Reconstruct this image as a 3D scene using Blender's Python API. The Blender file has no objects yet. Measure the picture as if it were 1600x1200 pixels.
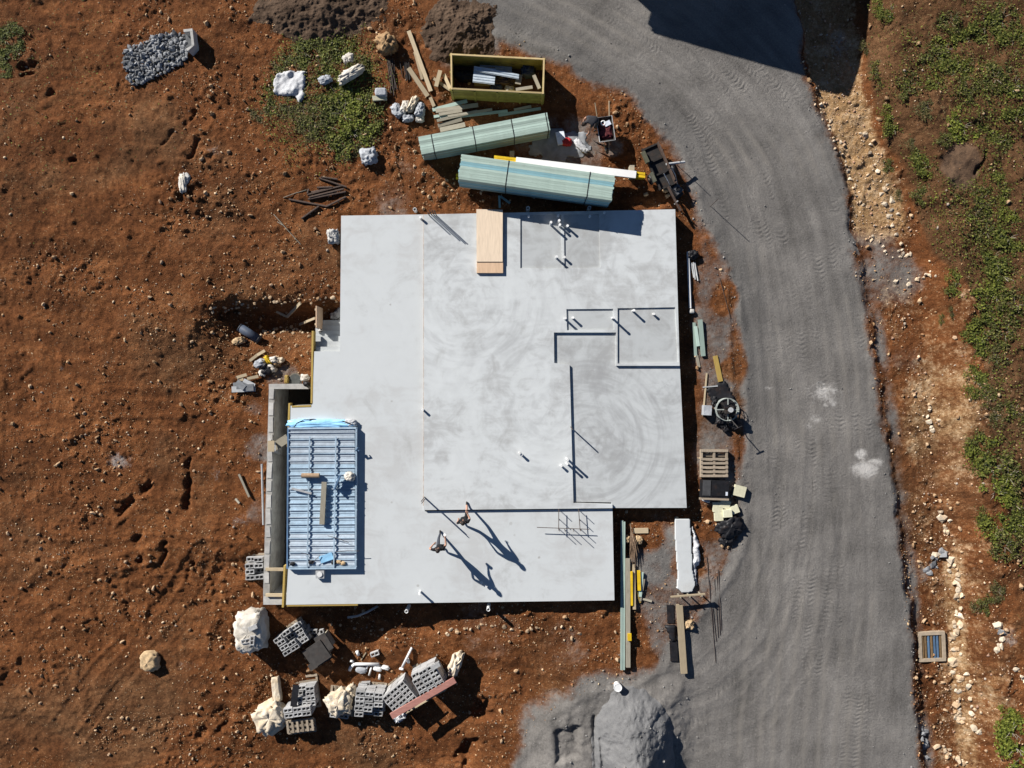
import bpy, bmesh, math, random
import numpy as np
from mathutils import Vector, Matrix

random.seed(7); RNG = np.random.default_rng(7)
R = math.radians
S = bpy.context.scene
COL = S.collection

# ------------------------------------------------------------------ camera, sky, sun, exposure
H = 31.0                      # drone height above the road, metres
PPM = 36.0                    # photo pixels per metre at road level
cam_d = bpy.data.cameras.new('camera'); cam = bpy.data.objects.new('camera', cam_d); COL.objects.link(cam)
cam.location = (0, 0, H); cam.rotation_euler = (0, 0, 0)
cam_d.sensor_width = 36.0; cam_d.lens = 36.0 * PPM * H / 1600.0
cam_d.clip_end = 2000
S.camera = cam

SUN_EL, SH_ANG = 27.5, 42.5   # elevation, direction in which shadows fall (degrees below +x)
w = bpy.data.worlds.new('World'); S.world = w; w.use_nodes = True
wn = w.node_tree
sky = wn.nodes.new('ShaderNodeTexSky'); sky.sky_type = 'NISHITA'; sky.sun_disc = False
sky.sun_elevation = R(SUN_EL); sky.sun_rotation = R(-(90 - SH_ANG)); sky.air_density = 0.55; sky.dust_density = 0.0; sky.ozone_density = 2.5
bg = wn.nodes['Background']; bg.inputs['Strength'].default_value = 0.05
wn.links.new(sky.outputs[0], bg.inputs['Color'])
sun_d = bpy.data.lights.new('sun', 'SUN'); sun_d.energy = 5.0; sun_d.angle = R(0.5); sun_d.color = (1.0, 0.955, 0.90)
sun = bpy.data.objects.new('sun', sun_d); COL.objects.link(sun)
ce = math.cos(R(SUN_EL))
LDIR = Vector((ce * math.cos(R(SH_ANG)), -ce * math.sin(R(SH_ANG)), -math.sin(R(SUN_EL))))
sun.rotation_euler = LDIR.to_track_quat('-Z', 'Y').to_euler(); sun.location = (-20, 20, 30)
S.view_settings.view_transform = 'Standard'; S.view_settings.look = 'None'
S.view_settings.exposure = 0.72; S.view_settings.gamma = 1.0
S.render.resolution_x = 1024; S.render.resolution_y = 768

# ------------------------------------------------------------------ helpers: pixels, noise, meshes
def P(px, py, z=0.0):
    k = (H - z) / (PPM * H)
    return Vector(((px - 800) * k, (600 - py) * k, z))

def hash2(ix, iy, seed):
    n = (ix.astype(np.int64) * 374761393 + iy.astype(np.int64) * 668265263 + seed * 2246822519) & 0xffffffff
    n = ((n ^ (n >> 13)) * 1274126177) & 0xffffffff
    n = (n ^ (n >> 16)) & 0xffffffff
    return n.astype(np.float64) / 4294967295.0
def vnoise(x, y, sc, seed=0):
    x = x / sc; y = y / sc
    ix = np.floor(x); iy = np.floor(y); fx = x - ix; fy = y - iy
    fx = fx * fx * fx * (fx * (fx * 6 - 15) + 10); fy = fy * fy * fy * (fy * (fy * 6 - 15) + 10)
    a = hash2(ix, iy, seed); b = hash2(ix + 1, iy, seed); c = hash2(ix, iy + 1, seed); d = hash2(ix + 1, iy + 1, seed)
    return (a + (b - a) * fx + (c - a) * fy + (a - b - c + d) * fx * fy) * 2 - 1
def fbm(x, y, sc, seed=0, oct=4, gain=0.5):
    s = 0; a = 1.0; t = 0
    for o in range(oct):
        ca, sa = math.cos(o * 1.3), math.sin(o * 1.3)
        s = s + a * vnoise(x * ca - y * sa, x * sa + y * ca, sc, seed + o * 17); t += a; a *= gain; sc *= 0.5
    return s / t
def sstep(a, b, x):
    t = np.clip((x - a) / (b - a), 0, 1); return t * t * (3 - 2 * t)
def poly_sd(px, py, poly):
    """signed distance (positive inside) in pixels"""
    poly = np.array(poly, float); n = len(poly)
    d2 = np.full(px.shape, 1e18); ins = np.zeros(px.shape, bool)
    for i in range(n):
        ax, ay = poly[i]; bx, by = poly[(i + 1) % n]
        ex, ey = bx - ax, by - ay
        t = np.clip(((px - ax) * ex + (py - ay) * ey) / (ex * ex + ey * ey + 1e-12), 0, 1)
        d2 = np.minimum(d2, (px - ax - t * ex) ** 2 + (py - ay - t * ey) ** 2)
        c = ((ay > py) != (by > py)) & (px < (bx - ax) * (py - ay) / (by - ay + 1e-12) + ax)
        ins ^= c
    d = np.sqrt(d2)
    return np.where(ins, d, -d)
def seg_d(px, py, a, b):
    ex, ey = b[0] - a[0], b[1] - a[1]
    t = np.clip(((px - a[0]) * ex + (py - a[1]) * ey) / (ex * ex + ey * ey), 0, 1)
    return np.hypot(px - a[0] - t * ex, py - a[1] - t * ey)

def np_mesh(name, verts, faces, cols=None):
    """verts (n,3), faces (m,k) with constant k"""
    me = bpy.data.meshes.new(name)
    verts = np.asarray(verts, np.float32); faces = np.asarray(faces, np.int32)
    k = faces.shape[1]
    me.vertices.add(len(verts)); me.vertices.foreach_set('co', verts.ravel())
    me.loops.add(faces.size); me.loops.foreach_set('vertex_index', faces.ravel())
    me.polygons.add(len(faces))
    me.polygons.foreach_set('loop_start', np.arange(0, faces.size, k, dtype=np.int32))
    me.polygons.foreach_set('loop_total', np.full(len(faces), k, np.int32))
    me.update(calc_edges=True)
    if cols is not None:
        ca = me.color_attributes.new('tint', 'FLOAT_COLOR', 'POINT')
        c4 = np.ones((len(verts), 4), np.float32); c4[:, :3] = cols
        ca.data.foreach_set('color', c4.ravel())
    return me
def fattr(me, name, arr):
    a = me.attributes.new(name, 'FLOAT', 'POINT'); a.data.foreach_set('value', np.asarray(arr, np.float32))
def smooth(me):
    me.polygons.foreach_set('use_smooth', np.ones(len(me.polygons), bool))

class MB:
    """collects boxes, tubes and prisms into one mesh"""
    def __init__(s): s.v = []; s.f = []
    def quadbox(s, pts):          # 8 points: bottom 4 ccw, top 4 ccw
        b = len(s.v); s.v += [tuple(p) for p in pts]
        s.f += [(b+3,b+2,b+1,b), (b+4,b+5,b+6,b+7)] + [(b+i, b+(i+1)%4, b+4+(i+1)%4, b+4+i) for i in range(4)]
        return s
    def box(s, c, d, rot=None):
        hx, hy, hz = d[0]/2, d[1]/2, d[2]/2
        q = [Vector(t) for t in ((-hx,-hy,-hz),(hx,-hy,-hz),(hx,hy,-hz),(-hx,hy,-hz),(-hx,-hy,hz),(hx,-hy,hz),(hx,hy,hz),(-hx,hy,hz))]
        if rot is not None: q = [rot @ p for p in q]
        return s.quadbox([p + Vector(c) for p in q])
    def bar(s, a, b, w, t, up=(0,0,1)):
        """rectangular bar from a to b, width w across, thickness t along up"""
        a = Vector(a); b = Vector(b); d = (b - a); L = d.length; d.normalize()
        u = Vector(up); sd = d.cross(u)
        if sd.length < 1e-5: sd = d.cross(Vector((1,0,0)))
        sd.normalize(); u = sd.cross(d)
        m = Matrix((d, -sd, u)).transposed()
        return s.box((a + b) / 2, (L, w, t), m)
    def tube(s, pts, r, n=8, cap=True, r2=None):
        pts = [Vector(p) for p in pts]; b = len(s.v); m = len(pts)
        prev = None
        for i, p in enumerate(pts):
            t = (pts[min(i+1, m-1)] - pts[max(i-1, 0)]).normalized()
            if prev is None:
                a = t.cross(Vector((0,0,1)))
                if a.length < 1e-3: a = t.cross(Vector((0,1,0)))
            else: a = prev - t * prev.dot(t)
            a.normalize(); prev = a; c = t.cross(a)
            rr = r if r2 is None else r + (r2 - r) * i / (m - 1)
            for k in range(n):
                th = 2 * math.pi * k / n
                s.v.append(tuple(p + a * (rr * math.cos(th)) + c * (rr * math.sin(th))))
        for i in range(m - 1):
            for k in range(n):
                s.f.append((b+i*n+k, b+i*n+(k+1)%n, b+(i+1)*n+(k+1)%n, b+(i+1)*n+k))
        if cap:
            s.f.append(tuple(b+k for k in reversed(range(n)))); s.f.append(tuple(b+(m-1)*n+k for k in range(n)))
        return s
    def ringtube(s, c, R0, r, n=28, m=7, axis=None):
        b = len(s.v); c = Vector(c)
        for i in range(n):
            th = 2*math.pi*i/n
            for k in range(m):
                ph = 2*math.pi*k/m
                p = Vector(((R0+r*math.cos(ph))*math.cos(th), (R0+r*math.cos(ph))*math.sin(th), r*math.sin(ph)))
                if axis is not None: p = axis @ p
                s.v.append(tuple(c + p))
        for i in range(n):
            for k in range(m):
                s.f.append((b+i*m+k, b+((i+1)%n)*m+k, b+((i+1)%n)*m+(k+1)%m, b+i*m+(k+1)%m))
        return s
    def prism(s, poly, z0, z1):
        b = len(s.v); n = len(poly)
        a2 = sum(poly[i][0]*poly[(i+1)%n][1]-poly[(i+1)%n][0]*poly[i][1] for i in range(n))
        if a2 < 0: poly = list(reversed(poly))
        s.v += [(p[0],p[1],z0) for p in poly] + [(p[0],p[1],z1) for p in poly]
        s.f += [tuple(b+i for i in reversed(range(n))), tuple(b+n+i for i in range(n))]
        s.f += [(b+i, b+(i+1)%n, b+n+(i+1)%n, b+n+i) for i in range(n)]
        return s
    def mesh(s, name, sm=False):
        me = bpy.data.meshes.new(name); me.from_pydata(s.v, [], s.f); me.update()
        if sm: smooth(me)
        return me
    def build(s, name, mat, parent=None, sm=False):
        return obj(name, s.mesh(name, sm), mat, parent)

def obj(name, me, mat=None, parent=None, loc=None, rot=None):
    o = bpy.data.objects.new(name, me); COL.objects.link(o)
    if mat is not None and len(me.materials) == 0: me.materials.append(mat)
    if parent is not None: o.parent = parent
    if loc is not None: o.location = loc
    if rot is not None: o.rotation_euler = rot
    return o
def tag(o, label, cat, group=None):
    o['label'] = label; o['category'] = cat
    if group: o['group'] = group
    return o
def thing(name, label, cat, loc=(0,0,0), rotz=0.0, group=None):
    o = bpy.data.objects.new(name, None); COL.objects.link(o)
    o.empty_display_size = 0.1
    o.location = loc; o.rotation_euler = (0, 0, rotz)
    return tag(o, label, cat, group)
def kind(o, k): o['kind'] = k; return o

# ------------------------------------------------------------------ node helper and materials
class NT:
    def __init__(s, name):
        s.m = bpy.data.materials.new(name); s.m.use_nodes = True
        s.t = s.m.node_tree; s.bsdf = s.t.nodes['Principled BSDF']
        s.bsdf.inputs['Roughness'].default_value = 0.85
        s.bsdf.inputs['Specular IOR Level'].default_value = 0.25
        s._c = None
    def n(s, ty, **kw):
        nd = s.t.nodes.new(ty)
        for k, v in kw.items(): setattr(nd, k, v)
        return nd
    def put(s, sock, v):
        if isinstance(v, bpy.types.NodeSocket): s.t.links.new(v, sock)
        elif isinstance(v, (tuple, list)) and len(v) == 3 and sock.type == 'RGBA': sock.default_value = (*v, 1)
        else: sock.default_value = v
    def coord(s, which='Object'):
        if s._c is None: s._c = s.n('ShaderNodeTexCoord')
        return s._c.outputs[which]
    def pos(s): return s.n('ShaderNodeNewGeometry').outputs['Position']
    def mapping(s, vec, scale=(1,1,1), loc=(0,0,0), rot=(0,0,0)):
        m = s.n('ShaderNodeMapping'); s.put(m.inputs[0], vec)
        m.inputs['Scale'].default_value = scale; m.inputs['Location'].default_value = loc; m.inputs['Rotation'].default_value = rot
        return m.outputs[0]
    def noise(s, vec, scale, detail=4, rough=0.55, dist=0.0):
        nd = s.n('ShaderNodeTexNoise'); s.put(nd.inputs['Vector'], vec)
        nd.inputs['Scale'].default_value = scale; nd.inputs['Detail'].default_value = detail
        nd.inputs['Roughness'].default_value = rough; nd.inputs['Distortion'].default_value = dist
        return nd.outputs['Fac']
    def voro(s, vec, scale, feat='F1', out='Distance'):
        nd = s.n('ShaderNodeTexVoronoi', feature=feat); s.put(nd.inputs['Vector'], vec); nd.inputs['Scale'].default_value = scale
        return nd.outputs[out]
    def wave(s, vec, scale, dist=0.0, ty='BANDS', dr='X', dscale=1.0, prof='SIN'):
        nd = s.n('ShaderNodeTexWave', wave_type=ty, wave_profile=prof)
        if ty == 'BANDS': nd.bands_direction = dr
        else: nd.rings_direction = 'Z'
        s.put(nd.inputs['Vector'], vec); nd.inputs['Scale'].default_value = scale; nd.inputs['Distortion'].default_value = dist
        nd.inputs['Detail Scale'].default_value = dscale
        return nd.outputs['Fac']
    def ramp(s, fac, stops):
        nd = s.n('ShaderNodeValToRGB'); s.put(nd.inputs[0], fac); e = nd.color_ramp.elements
        while len(e) < len(stops): e.new(0.5)
        for el, (p, c) in zip(e, stops):
            el.position = p; el.color = (*c, 1) if isinstance(c, (tuple, list)) else (c, c, c, 1)
        return nd.outputs[0]
    def mix(s, fac, a, b, mode='MIX'):
        nd = s.n('ShaderNodeMix', data_type='RGBA', blend_type=mode)
        s.put(nd.inputs[0], fac); s.put(nd.inputs[6], a); s.put(nd.inputs[7], b)
        return nd.outputs[2]
    def math(s, op, a, b=0.0, c=0.0, clamp=False):
        nd = s.n('ShaderNodeMath', operation=op, use_clamp=clamp)
        s.put(nd.inputs[0], a); s.put(nd.inputs[1], b); s.put(nd.inputs[2], c)
        return nd.outputs[0]
    def mr(s, v, a, b, c=0.0, d=1.0):
        nd = s.n('ShaderNodeMapRange', interpolation_type='SMOOTHSTEP'); s.put(nd.inputs[0], v)
        for i, x in enumerate((a, b, c, d)): nd.inputs[i + 1].default_value = x
        return nd.outputs[0]
    def attr(s, name, out='Fac'):
        nd = s.n('ShaderNodeAttribute', attribute_name=name); return nd.outputs[out]
    def rnd(s): return s.n('ShaderNodeObjectInfo').outputs['Random']
    def bump(s, h, strength, dist, normal=None):
        nd = s.n('ShaderNodeBump'); s.put(nd.inputs['Height'], h)
        nd.inputs['Strength'].default_value = strength; nd.inputs['Distance'].default_value = dist
        if normal is not None: s.put(nd.inputs['Normal'], normal)
        return nd.outputs[0]
    def out(s, col=None, rough=None, normal=None, metal=None, spec=None):
        i = s.bsdf.inputs
        if col is not None: s.put(i['Base Color'], col)
        if rough is not None: s.put(i['Roughness'], rough)
        if normal is not None: s.put(i['Normal'], normal)
        if metal is not None: s.put(i['Metallic'], metal)
        if spec is not None: s.put(i['Specular IOR Level'], spec)
        return s.m

def sc(c, k): return tuple(min(1.0, x * k) for x in c)
def plain(name, c, var=0.25, scale=6.0, rough=0.8, bump=0.0, metal=0.0, stretch=(1,1,1), dirt=0.0, orand=0.12):
    """one colour with mottling, per-object shift and optional dirt"""
    t = NT(name); v = t.mapping(t.coord('Object'), stretch)
    f = t.noise(v, scale, 5, 0.6)
    col = t.ramp(f, [(0.25, sc(c, 1 - var)), (0.75, sc(c, 1 + var))])
    if orand:
        k = t.math('MULTIPLY_ADD', t.rnd(), 2 * orand, 1 - orand)
        col = t.mix(1.0, col, t.n('ShaderNodeCombineColor').outputs[0], 'MULTIPLY') if False else t.mix(1.0, col, k, 'MULTIPLY')
    if dirt:
        d = t.mr(t.noise(t.pos(), 2.3, 6, 0.65), 0.5, 0.75, 0, dirt)
        col = t.mix(d, col, (0.12, 0.06, 0.03))
    nrm = t.bump(t.noise(v, scale * 5, 4), 0.5, bump) if bump else None
    return t.out(col, rough, nrm, metal)

M = {}
def wood(name, c, var=0.3, dirt=0.25, scale=2.0):
    t = NT(name); v = t.mapping(t.coord('Object'), (0.6, 9, 9))
    f = t.noise(v, scale * 2.2, 6, 0.65)
    col = t.ramp(f, [(0.25, sc(c, 1 - var)), (0.55, c), (0.8, sc(c, 1 + var * 0.6))])
    k = t.math('MULTIPLY_ADD', t.rnd(), 0.55, 0.68); col = t.mix(1.0, col, k, 'MULTIPLY')
    kn = t.mr(t.voro(t.mapping(t.coord('Object'), (1, 3, 3)), 1.7), 0.0, 0.10, 0.5, 0)
    col = t.mix(kn, col, sc(c, 0.35))
    if dirt: col = t.mix(t.mr(t.noise(t.pos(), 3.1, 6, 0.7), 0.5, 0.78, 0, dirt), col, (0.10, 0.06, 0.035))
    return t.out(col, 0.8, t.bump(f, 0.4, 0.004))
M['timber_green'] = wood('treated_timber', (0.36, 0.46, 0.40), 0.25, 0.18)
M['timber_blue'] = wood('blue_treated_timber', (0.24, 0.44, 0.48), 0.25, 0.12)
M['timber_grey'] = wood('weathered_timber', (0.32, 0.29, 0.225), 0.3, 0.3)
M['timber_pale'] = wood('pale_timber', (0.47, 0.38, 0.25), 0.25, 0.2)
M['timber_yellow'] = wood('yellow_form_timber', (0.42, 0.29, 0.08), 0.3, 0.3)
M['yellow_paint'] = plain('yellow_paint', (0.62, 0.40, 0.015), 0.18, 5, 0.55, dirt=0.25)
M['olive_paint'] = plain('olive_yellow_paint', (0.30, 0.25, 0.055), 0.3, 4, 0.6, dirt=0.45)
M['rim'] = wood('bin_rim', (0.50, 0.38, 0.19), 0.25, 0.3)
M['red_wood'] = wood('red_beam', (0.33, 0.155, 0.125), 0.4, 0.45)
M['pallet'] = wood('pallet_wood', (0.33, 0.27, 0.20), 0.35, 0.35)
M['block'] = plain('concrete_block', (0.36, 0.36, 0.355), 0.25, 14, 0.95, 0.004, dirt=0.28, orand=0.22)
M['concrete_old'] = plain('cast_concrete', (0.42, 0.41, 0.385), 0.25, 3.5, 0.9, 0.006, dirt=0.25)
M['white_pvc'] = plain('white_pvc', (0.75, 0.75, 0.73), 0.06, 6, 0.4)
M['grey_pvc'] = plain('grey_pipe', (0.42, 0.43, 0.43), 0.15, 8, 0.5, dirt=0.2)
M['black'] = plain('black_plastic', (0.014, 0.014, 0.016), 0.4, 8, 0.5, 0.003, dirt=0.2)
M['black_steel'] = plain('black_steel', (0.03, 0.027, 0.025), 0.4, 12, 0.55, 0.002, dirt=0.3)
M['dark_blue'] = plain('dark_blue_plastic', (0.05, 0.065, 0.095), 0.3, 5, 0.6, dirt=0.3)
M['dark_panel'] = plain('dark_grey_panel', (0.16,0.17,0.18), 0.3, 6, 0.6, dirt=0.25)
M['drain_rust'] = plain('drain_rust', (0.17,0.11,0.055), 0.3, 9, 0.8)
M['rust'] = plain('rusty_steel', (0.085, 0.058, 0.045), 0.45, 14, 0.8, 0.002)
M['rebar'] = plain('rebar', (0.075, 0.058, 0.05), 0.4, 30, 0.7)
M['galv'] = plain('galvanised_steel', (0.50, 0.57, 0.63), 0.16, 5, 0.4, metal=0.2, dirt=0.1)
M['steel_blue'] = plain('blue_grey_steel', (0.38, 0.49, 0.58), 0.2, 4, 0.42, metal=0.15, dirt=0.12)
M['steel_dark'] = plain('dark_blue_steel', (0.10, 0.17, 0.27), 0.25, 4, 0.45, metal=0.1, dirt=0.1)
M['alu'] = plain('aluminium', (0.55, 0.55, 0.54), 0.15, 9, 0.4, metal=0.4)
M['red'] = plain('red_plastic', (0.45, 0.03, 0.03), 0.3, 9, 0.5)
M['paper'] = plain('pale_paper', (0.62, 0.66, 0.72), 0.2, 9, 0.8)
M['cardboard'] = plain('cardboard', (0.36, 0.25, 0.16), 0.25, 9, 0.9, dirt=0.2)
M['boulder_tan'] = plain('tan_boulder', (0.46, 0.33, 0.19), 0.4, 7, 0.95, 0.02, dirt=0.2)
M['stone_grey'] = plain('grey_stone', (0.20, 0.205, 0.21), 0.35, 8, 0.9, 0.012, orand=0.55)
M['skin'] = plain('skin', (0.42, 0.24, 0.17), 0.08, 8, 0.55, orand=0)
M['cloth_black'] = plain('black_cloth', (0.010, 0.010, 0.012), 0.3, 20, 0.95, orand=0)
M['cloth_grey'] = plain('dark_grey_cloth', (0.045, 0.045, 0.05), 0.3, 20, 0.95, orand=0)
M['cloth_navy'] = plain('navy_cloth', (0.06, 0.065, 0.08), 0.3, 20, 0.95, orand=0)
M['hair'] = plain('dark_hair', (0.02, 0.014, 0.011), 0.3, 40, 0.6, orand=0)
M['shoe'] = plain('shoe', (0.03, 0.026, 0.024), 0.3, 20, 0.7, orand=0)
def bagmat(name, c, c2, dirt=0.25, bump=0.03):
    t = NT(name); v = t.coord('Object')
    f = t.noise(v, 2.2, 5, 0.6, 0.6)
    col = t.ramp(f, [(0.35, c), (0.7, c2)])
    col = t.mix(t.mr(t.noise(v, 4.5, 6, 0.7), 0.55, 0.75, 0, dirt), col, (0.20, 0.11, 0.05))
    h = t.math('ADD', t.noise(v, 5, 6, 0.65, 1.2), t.math('MULTIPLY', t.voro(t.mapping(v, (1, 1, 1), (0.3, 0.1, 0)), 3.2), 0.7))
    return t.out(col, 0.75, t.bump(h, 0.9, bump))
M['bag_white'] = bagmat('white_woven_bag', (0.60, 0.57, 0.51), (0.45, 0.40, 0.32), 0.4)
M['bag_cream'] = bagmat('cream_woven_bag', (0.63, 0.56, 0.45), (0.50, 0.39, 0.25), 0.45)
M['bag_grey'] = bagmat('grey_plastic_bag', (0.40, 0.42, 0.44), (0.28, 0.29, 0.31), 0.15)
M['straw'] = bagmat('brown_sacking', (0.34, 0.22, 0.11), (0.26, 0.15, 0.07), 0.3, 0.05)
M['sheet_white'] = bagmat('crumpled_white_plastic', (0.52, 0.53, 0.54), (0.42, 0.42, 0.43), 0.12, 0.04)
M['sheet_blue'] = plain('blue_plastic_film', (0.30, 0.58, 0.85), 0.25, 3, 0.35, 0.01)
M['insul'] = plain('cream_insulation', (0.58, 0.56, 0.40), 0.15, 9, 0.9, 0.004, dirt=0.12)
M['slurry'] = plain('wet_cement', (0.22, 0.23, 0.24), 0.35, 2.2, 0.8, 0.006, dirt=0.15)
def ply(name, c):
    t = NT(name); v = t.mapping(t.coord('Object'), (6, 0.6, 1))
    f = t.noise(v, 3.0, 6, 0.6, 0.4)
    col = t.ramp(f, [(0.3, sc(c, 0.84)), (0.7, sc(c, 1.08))])
    return t.out(col, 0.7, t.bump(f, 0.2, 0.002))
M['ply'] = ply('plywood', (0.72, 0.58, 0.43)); M['ply2'] = ply('plywood_darker', (0.62, 0.43, 0.28))

# slab concrete: pale, mottled by the power trowel, with smears and dust
def slab_mat(name, base=0.56, mott=0.14, arcs=(), spots=(), stain_left=None):
    t = NT(name); p = t.pos()
    big = t.noise(p, 0.28, 5, 0.55, 0.8)
    mid = t.noise(p, 1.1, 6, 0.6, 1.2)
    fine = t.noise(p, 9, 5, 0.65)
    st = t.noise(t.mapping(p, (0.35, 2.2, 1)), 1.6, 5, 0.6)
    f = t.math('ADD', t.math('MULTIPLY', big, 0.45), t.math('MULTIPLY', mid, 0.35))
    f = t.math('ADD', f, t.math('MULTIPLY', st, 0.15)); f = t.math('ADD', f, t.math('MULTIPLY', fine, 0.08))
    lo, hi = base * (1 - mott * 1.6), base * (1 + mott * 0.45)
    col = t.ramp(f, [(0.42, (lo * .98, lo * 1.0, lo * .985)), (0.515, (base * .985, base * 1.025, base * 1.02)), (0.60, (hi * .985, hi * 1.025, hi * 1.02))])
    for (ax, ay, sc_, amt) in arcs:        # sweeps of the trowel: noise drawn out along arcs
        v = t.mapping(p, (1, 1, 0.0), (-ax, -ay, 0))
        sx = t.n('ShaderNodeSeparateXYZ'); t.put(sx.inputs[0], v)
        d = t.n('ShaderNodeVectorMath', operation='LENGTH'); t.put(d.inputs[0], v)
        cv = t.n('ShaderNodeCombineXYZ'); t.put(cv.inputs[0], t.math('MULTIPLY', d.outputs['Value'], sc_ * 6)); t.put(cv.inputs[1], t.math('MULTIPLY', t.math('ARCTAN2', sx.outputs[1], sx.outputs[0]), 1.1))
        wv = t.mr(t.noise(cv.outputs[0], 1.0, 5, 0.6, 0.3), 0.42, 0.68)
        msk = t.mr(d.outputs['Value'], 3.0, 5.5, 1.0, 0.0)
        msk = t.math('MULTIPLY', msk, t.mr(t.noise(p, 0.5, 4), 0.40, 0.58, 0.15, 1))
        col = t.mix(t.math('MULTIPLY', t.math('MULTIPLY', wv, msk), amt), col, (0.29, 0.295, 0.295))
    mud = t.mr(t.noise(t.mapping(p, (1, 1, 1), (11, 5, 0)), 1.4, 8, 0.8, 0.6), 0.66, 0.80, 0, 0.30)
    col = t.mix(mud, col, (0.30, 0.19, 0.12))
    # scattered darker smears
    sm = t.mr(t.noise(t.mapping(p, (1, 1, 1), (3.1, 7.7, 0)), 0.55, 6, 0.7, 0.5), 0.56, 0.74, 0, 0.42)
    col = t.mix(sm, col, (0.31, 0.31, 0.295))
    for (sx, sy, r, amt) in spots:
        d = t.n('ShaderNodeVectorMath', operation='DISTANCE'); t.put(d.inputs[0], t.mapping(p, (1, 1, 0))); d.inputs[1].default_value = (sx, sy, 0)
        dd = t.math('ADD', d.outputs['Value'], t.math('MULTIPLY', t.noise(p, 12, 3), r * 0.9))
        col = t.mix(t.mr(dd, r * 0.8, r * 1.5, amt, 0), col, (0.22, 0.20, 0.17))
    return t.out(col, 0.72, t.bump(t.noise(p, 30, 5, 0.6), 0.25, 0.004), spec=0.3)

# ground: red stony soil, grey gravel, tan rock bank, dark weed soil, pale dust, all by painted region and noise
def ground_mat():
    t = NT('site_ground'); p = t.pos()
    n0 = t.noise(p, 0.16, 6, 0.6, 0.4); n1 = t.noise(p, 0.9, 7, 0.65, 0.3); n2 = t.noise(p, 5.5, 6, 0.7); n3 = t.noise(p, 17, 5, 0.75)
    nn = t.math('ADD', t.math('ADD', t.math('MULTIPLY', n1, 0.35), t.math('MULTIPLY', n2, 0.35)), t.math('MULTIPLY', n3, 0.30))
    soil = t.ramp(nn, [(0.36, (0.066, 0.025, 0.010)), (0.5, (0.162, 0.060, 0.021)), (0.64, (0.30, 0.124, 0.045))])
    soil2 = t.ramp(nn, [(0.36, (0.058, 0.027, 0.013)), (0.5, (0.130, 0.064, 0.029)), (0.64, (0.24, 0.130, 0.063))])
    soil = t.mix(t.mr(n0, 0.50, 0.68, 0, 0.8), soil, soil2)
    stk = t.noise(t.mapping(p, (0.22, 1.5, 1), (0,0,0), (0,0,R(-38))), 0.8, 6, 0.6, 0.5)
    soil = t.mix(1.0, soil, t.ramp(stk, [(0.34, 0.74), (0.5, 1.04), (0.66, 1.36)]), 'MULTIPLY')
    # tiny pebbles too small to pick apart
    for (scl, thr, c0, c1) in ((13, 0.93, (0.30, 0.17, 0.085), (0.50, 0.36, 0.21)), (24, 0.90, (0.26, 0.14, 0.07), (0.44, 0.29, 0.16))):
        vc = t.n('ShaderNodeTexVoronoi'); t.put(vc.inputs['Vector'], p); vc.inputs['Scale'].default_value = scl
        sp = t.n('ShaderNodeSeparateColor'); t.put(sp.inputs[0], vc.outputs['Color'])
        on = t.math('GREATER_THAN', t.math('ADD', sp.outputs[0], t.math('MULTIPLY', t.math('SUBTRACT', n1, 0.5), 0.9)), thr)
        rd = t.mr(vc.outputs['Distance'], 0.18, 0.34, 1, 0)
        soil = t.mix(t.math('MULTIPLY', t.math('MULTIPLY', on, rd), 0.85), soil, t.mix(sp.outputs[1], c0, c1))
    # gravel
    g1 = t.noise(p, 0.45, 6, 0.6); g3 = t.noise(p, 13, 7, 0.85)
    rv = t.n('ShaderNodeCombineXYZ'); t.put(rv.inputs[0], t.math('MULTIPLY', t.attr('along'), 0.22)); t.put(rv.inputs[1], t.math('MULTIPLY', t.attr('offs'), 2.6))
    gs = t.noise(rv.outputs[0], 1.0, 5, 0.65)
    gf = t.math('ADD', t.math('ADD', t.math('MULTIPLY', g1, 0.36), t.math('MULTIPLY', g3, 0.44)), t.math('MULTIPLY', gs, 0.20))
    grav = t.ramp(gf, [(0.38, (0.088, 0.082, 0.075)), (0.5, (0.166, 0.155, 0.142)), (0.62, (0.262, 0.245, 0.222))])
    wear = t.attr('wear'); grav = t.mix(t.math('MULTIPLY', wear, 0.6), grav, (0.235, 0.215, 0.188))
    grav = t.mix(t.mr(t.attr('damp'), 0.0, 1.0, 0.0, 0.55), grav, t.mix(0.5, (0.085, 0.084, 0.083), grav))
    ga = t.math('ADD', t.attr('gravel'), t.math('MULTIPLY', t.math('SUBTRACT', t.math('ADD', t.math('MULTIPLY', n1, 0.6), t.math('MULTIPLY', n2, 0.4)), 0.5), 1.5))
    gm = t.mr(ga, 0.25, 0.75)
    col = t.mix(gm, soil, grav)
    # tan rock bank
    tanc = t.ramp(nn, [(0.38, (0.17, 0.088, 0.038)), (0.5, (0.40, 0.245, 0.115)), (0.62, (0.64, 0.48, 0.31))])
    tm = t.mr(t.math('ADD', t.attr('tan'), t.math('MULTIPLY', t.math('SUBTRACT', t.math('ADD', t.math('MULTIPLY', n1, 0.5), t.math('MULTIPLY', n2, 0.5)), 0.5), 1.8)), 0.25, 0.75)
    col = t.mix(tm, col, tanc)
    dk = t.ramp(nn, [(0.36, (0.040, 0.021, 0.010)), (0.5, (0.105, 0.055, 0.026)), (0.64, (0.21, 0.12, 0.06))])
    col = t.mix(t.mr(t.math('ADD', t.attr('weed'), t.math('MULTIPLY', t.math('SUBTRACT', n1, 0.5), 0.9)), 0.3, 0.7, 0, 0.85), col, dk)
    du = t.mr(t.math('ADD', t.attr('dust'), t.math('MULTIPLY', t.math('SUBTRACT', t.noise(p, 3.4, 8, 0.8, 0.6), 0.5), 2.2)), 0.45, 1.25)
    col = t.mix(du, col, (0.47, 0.45, 0.42))
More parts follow.
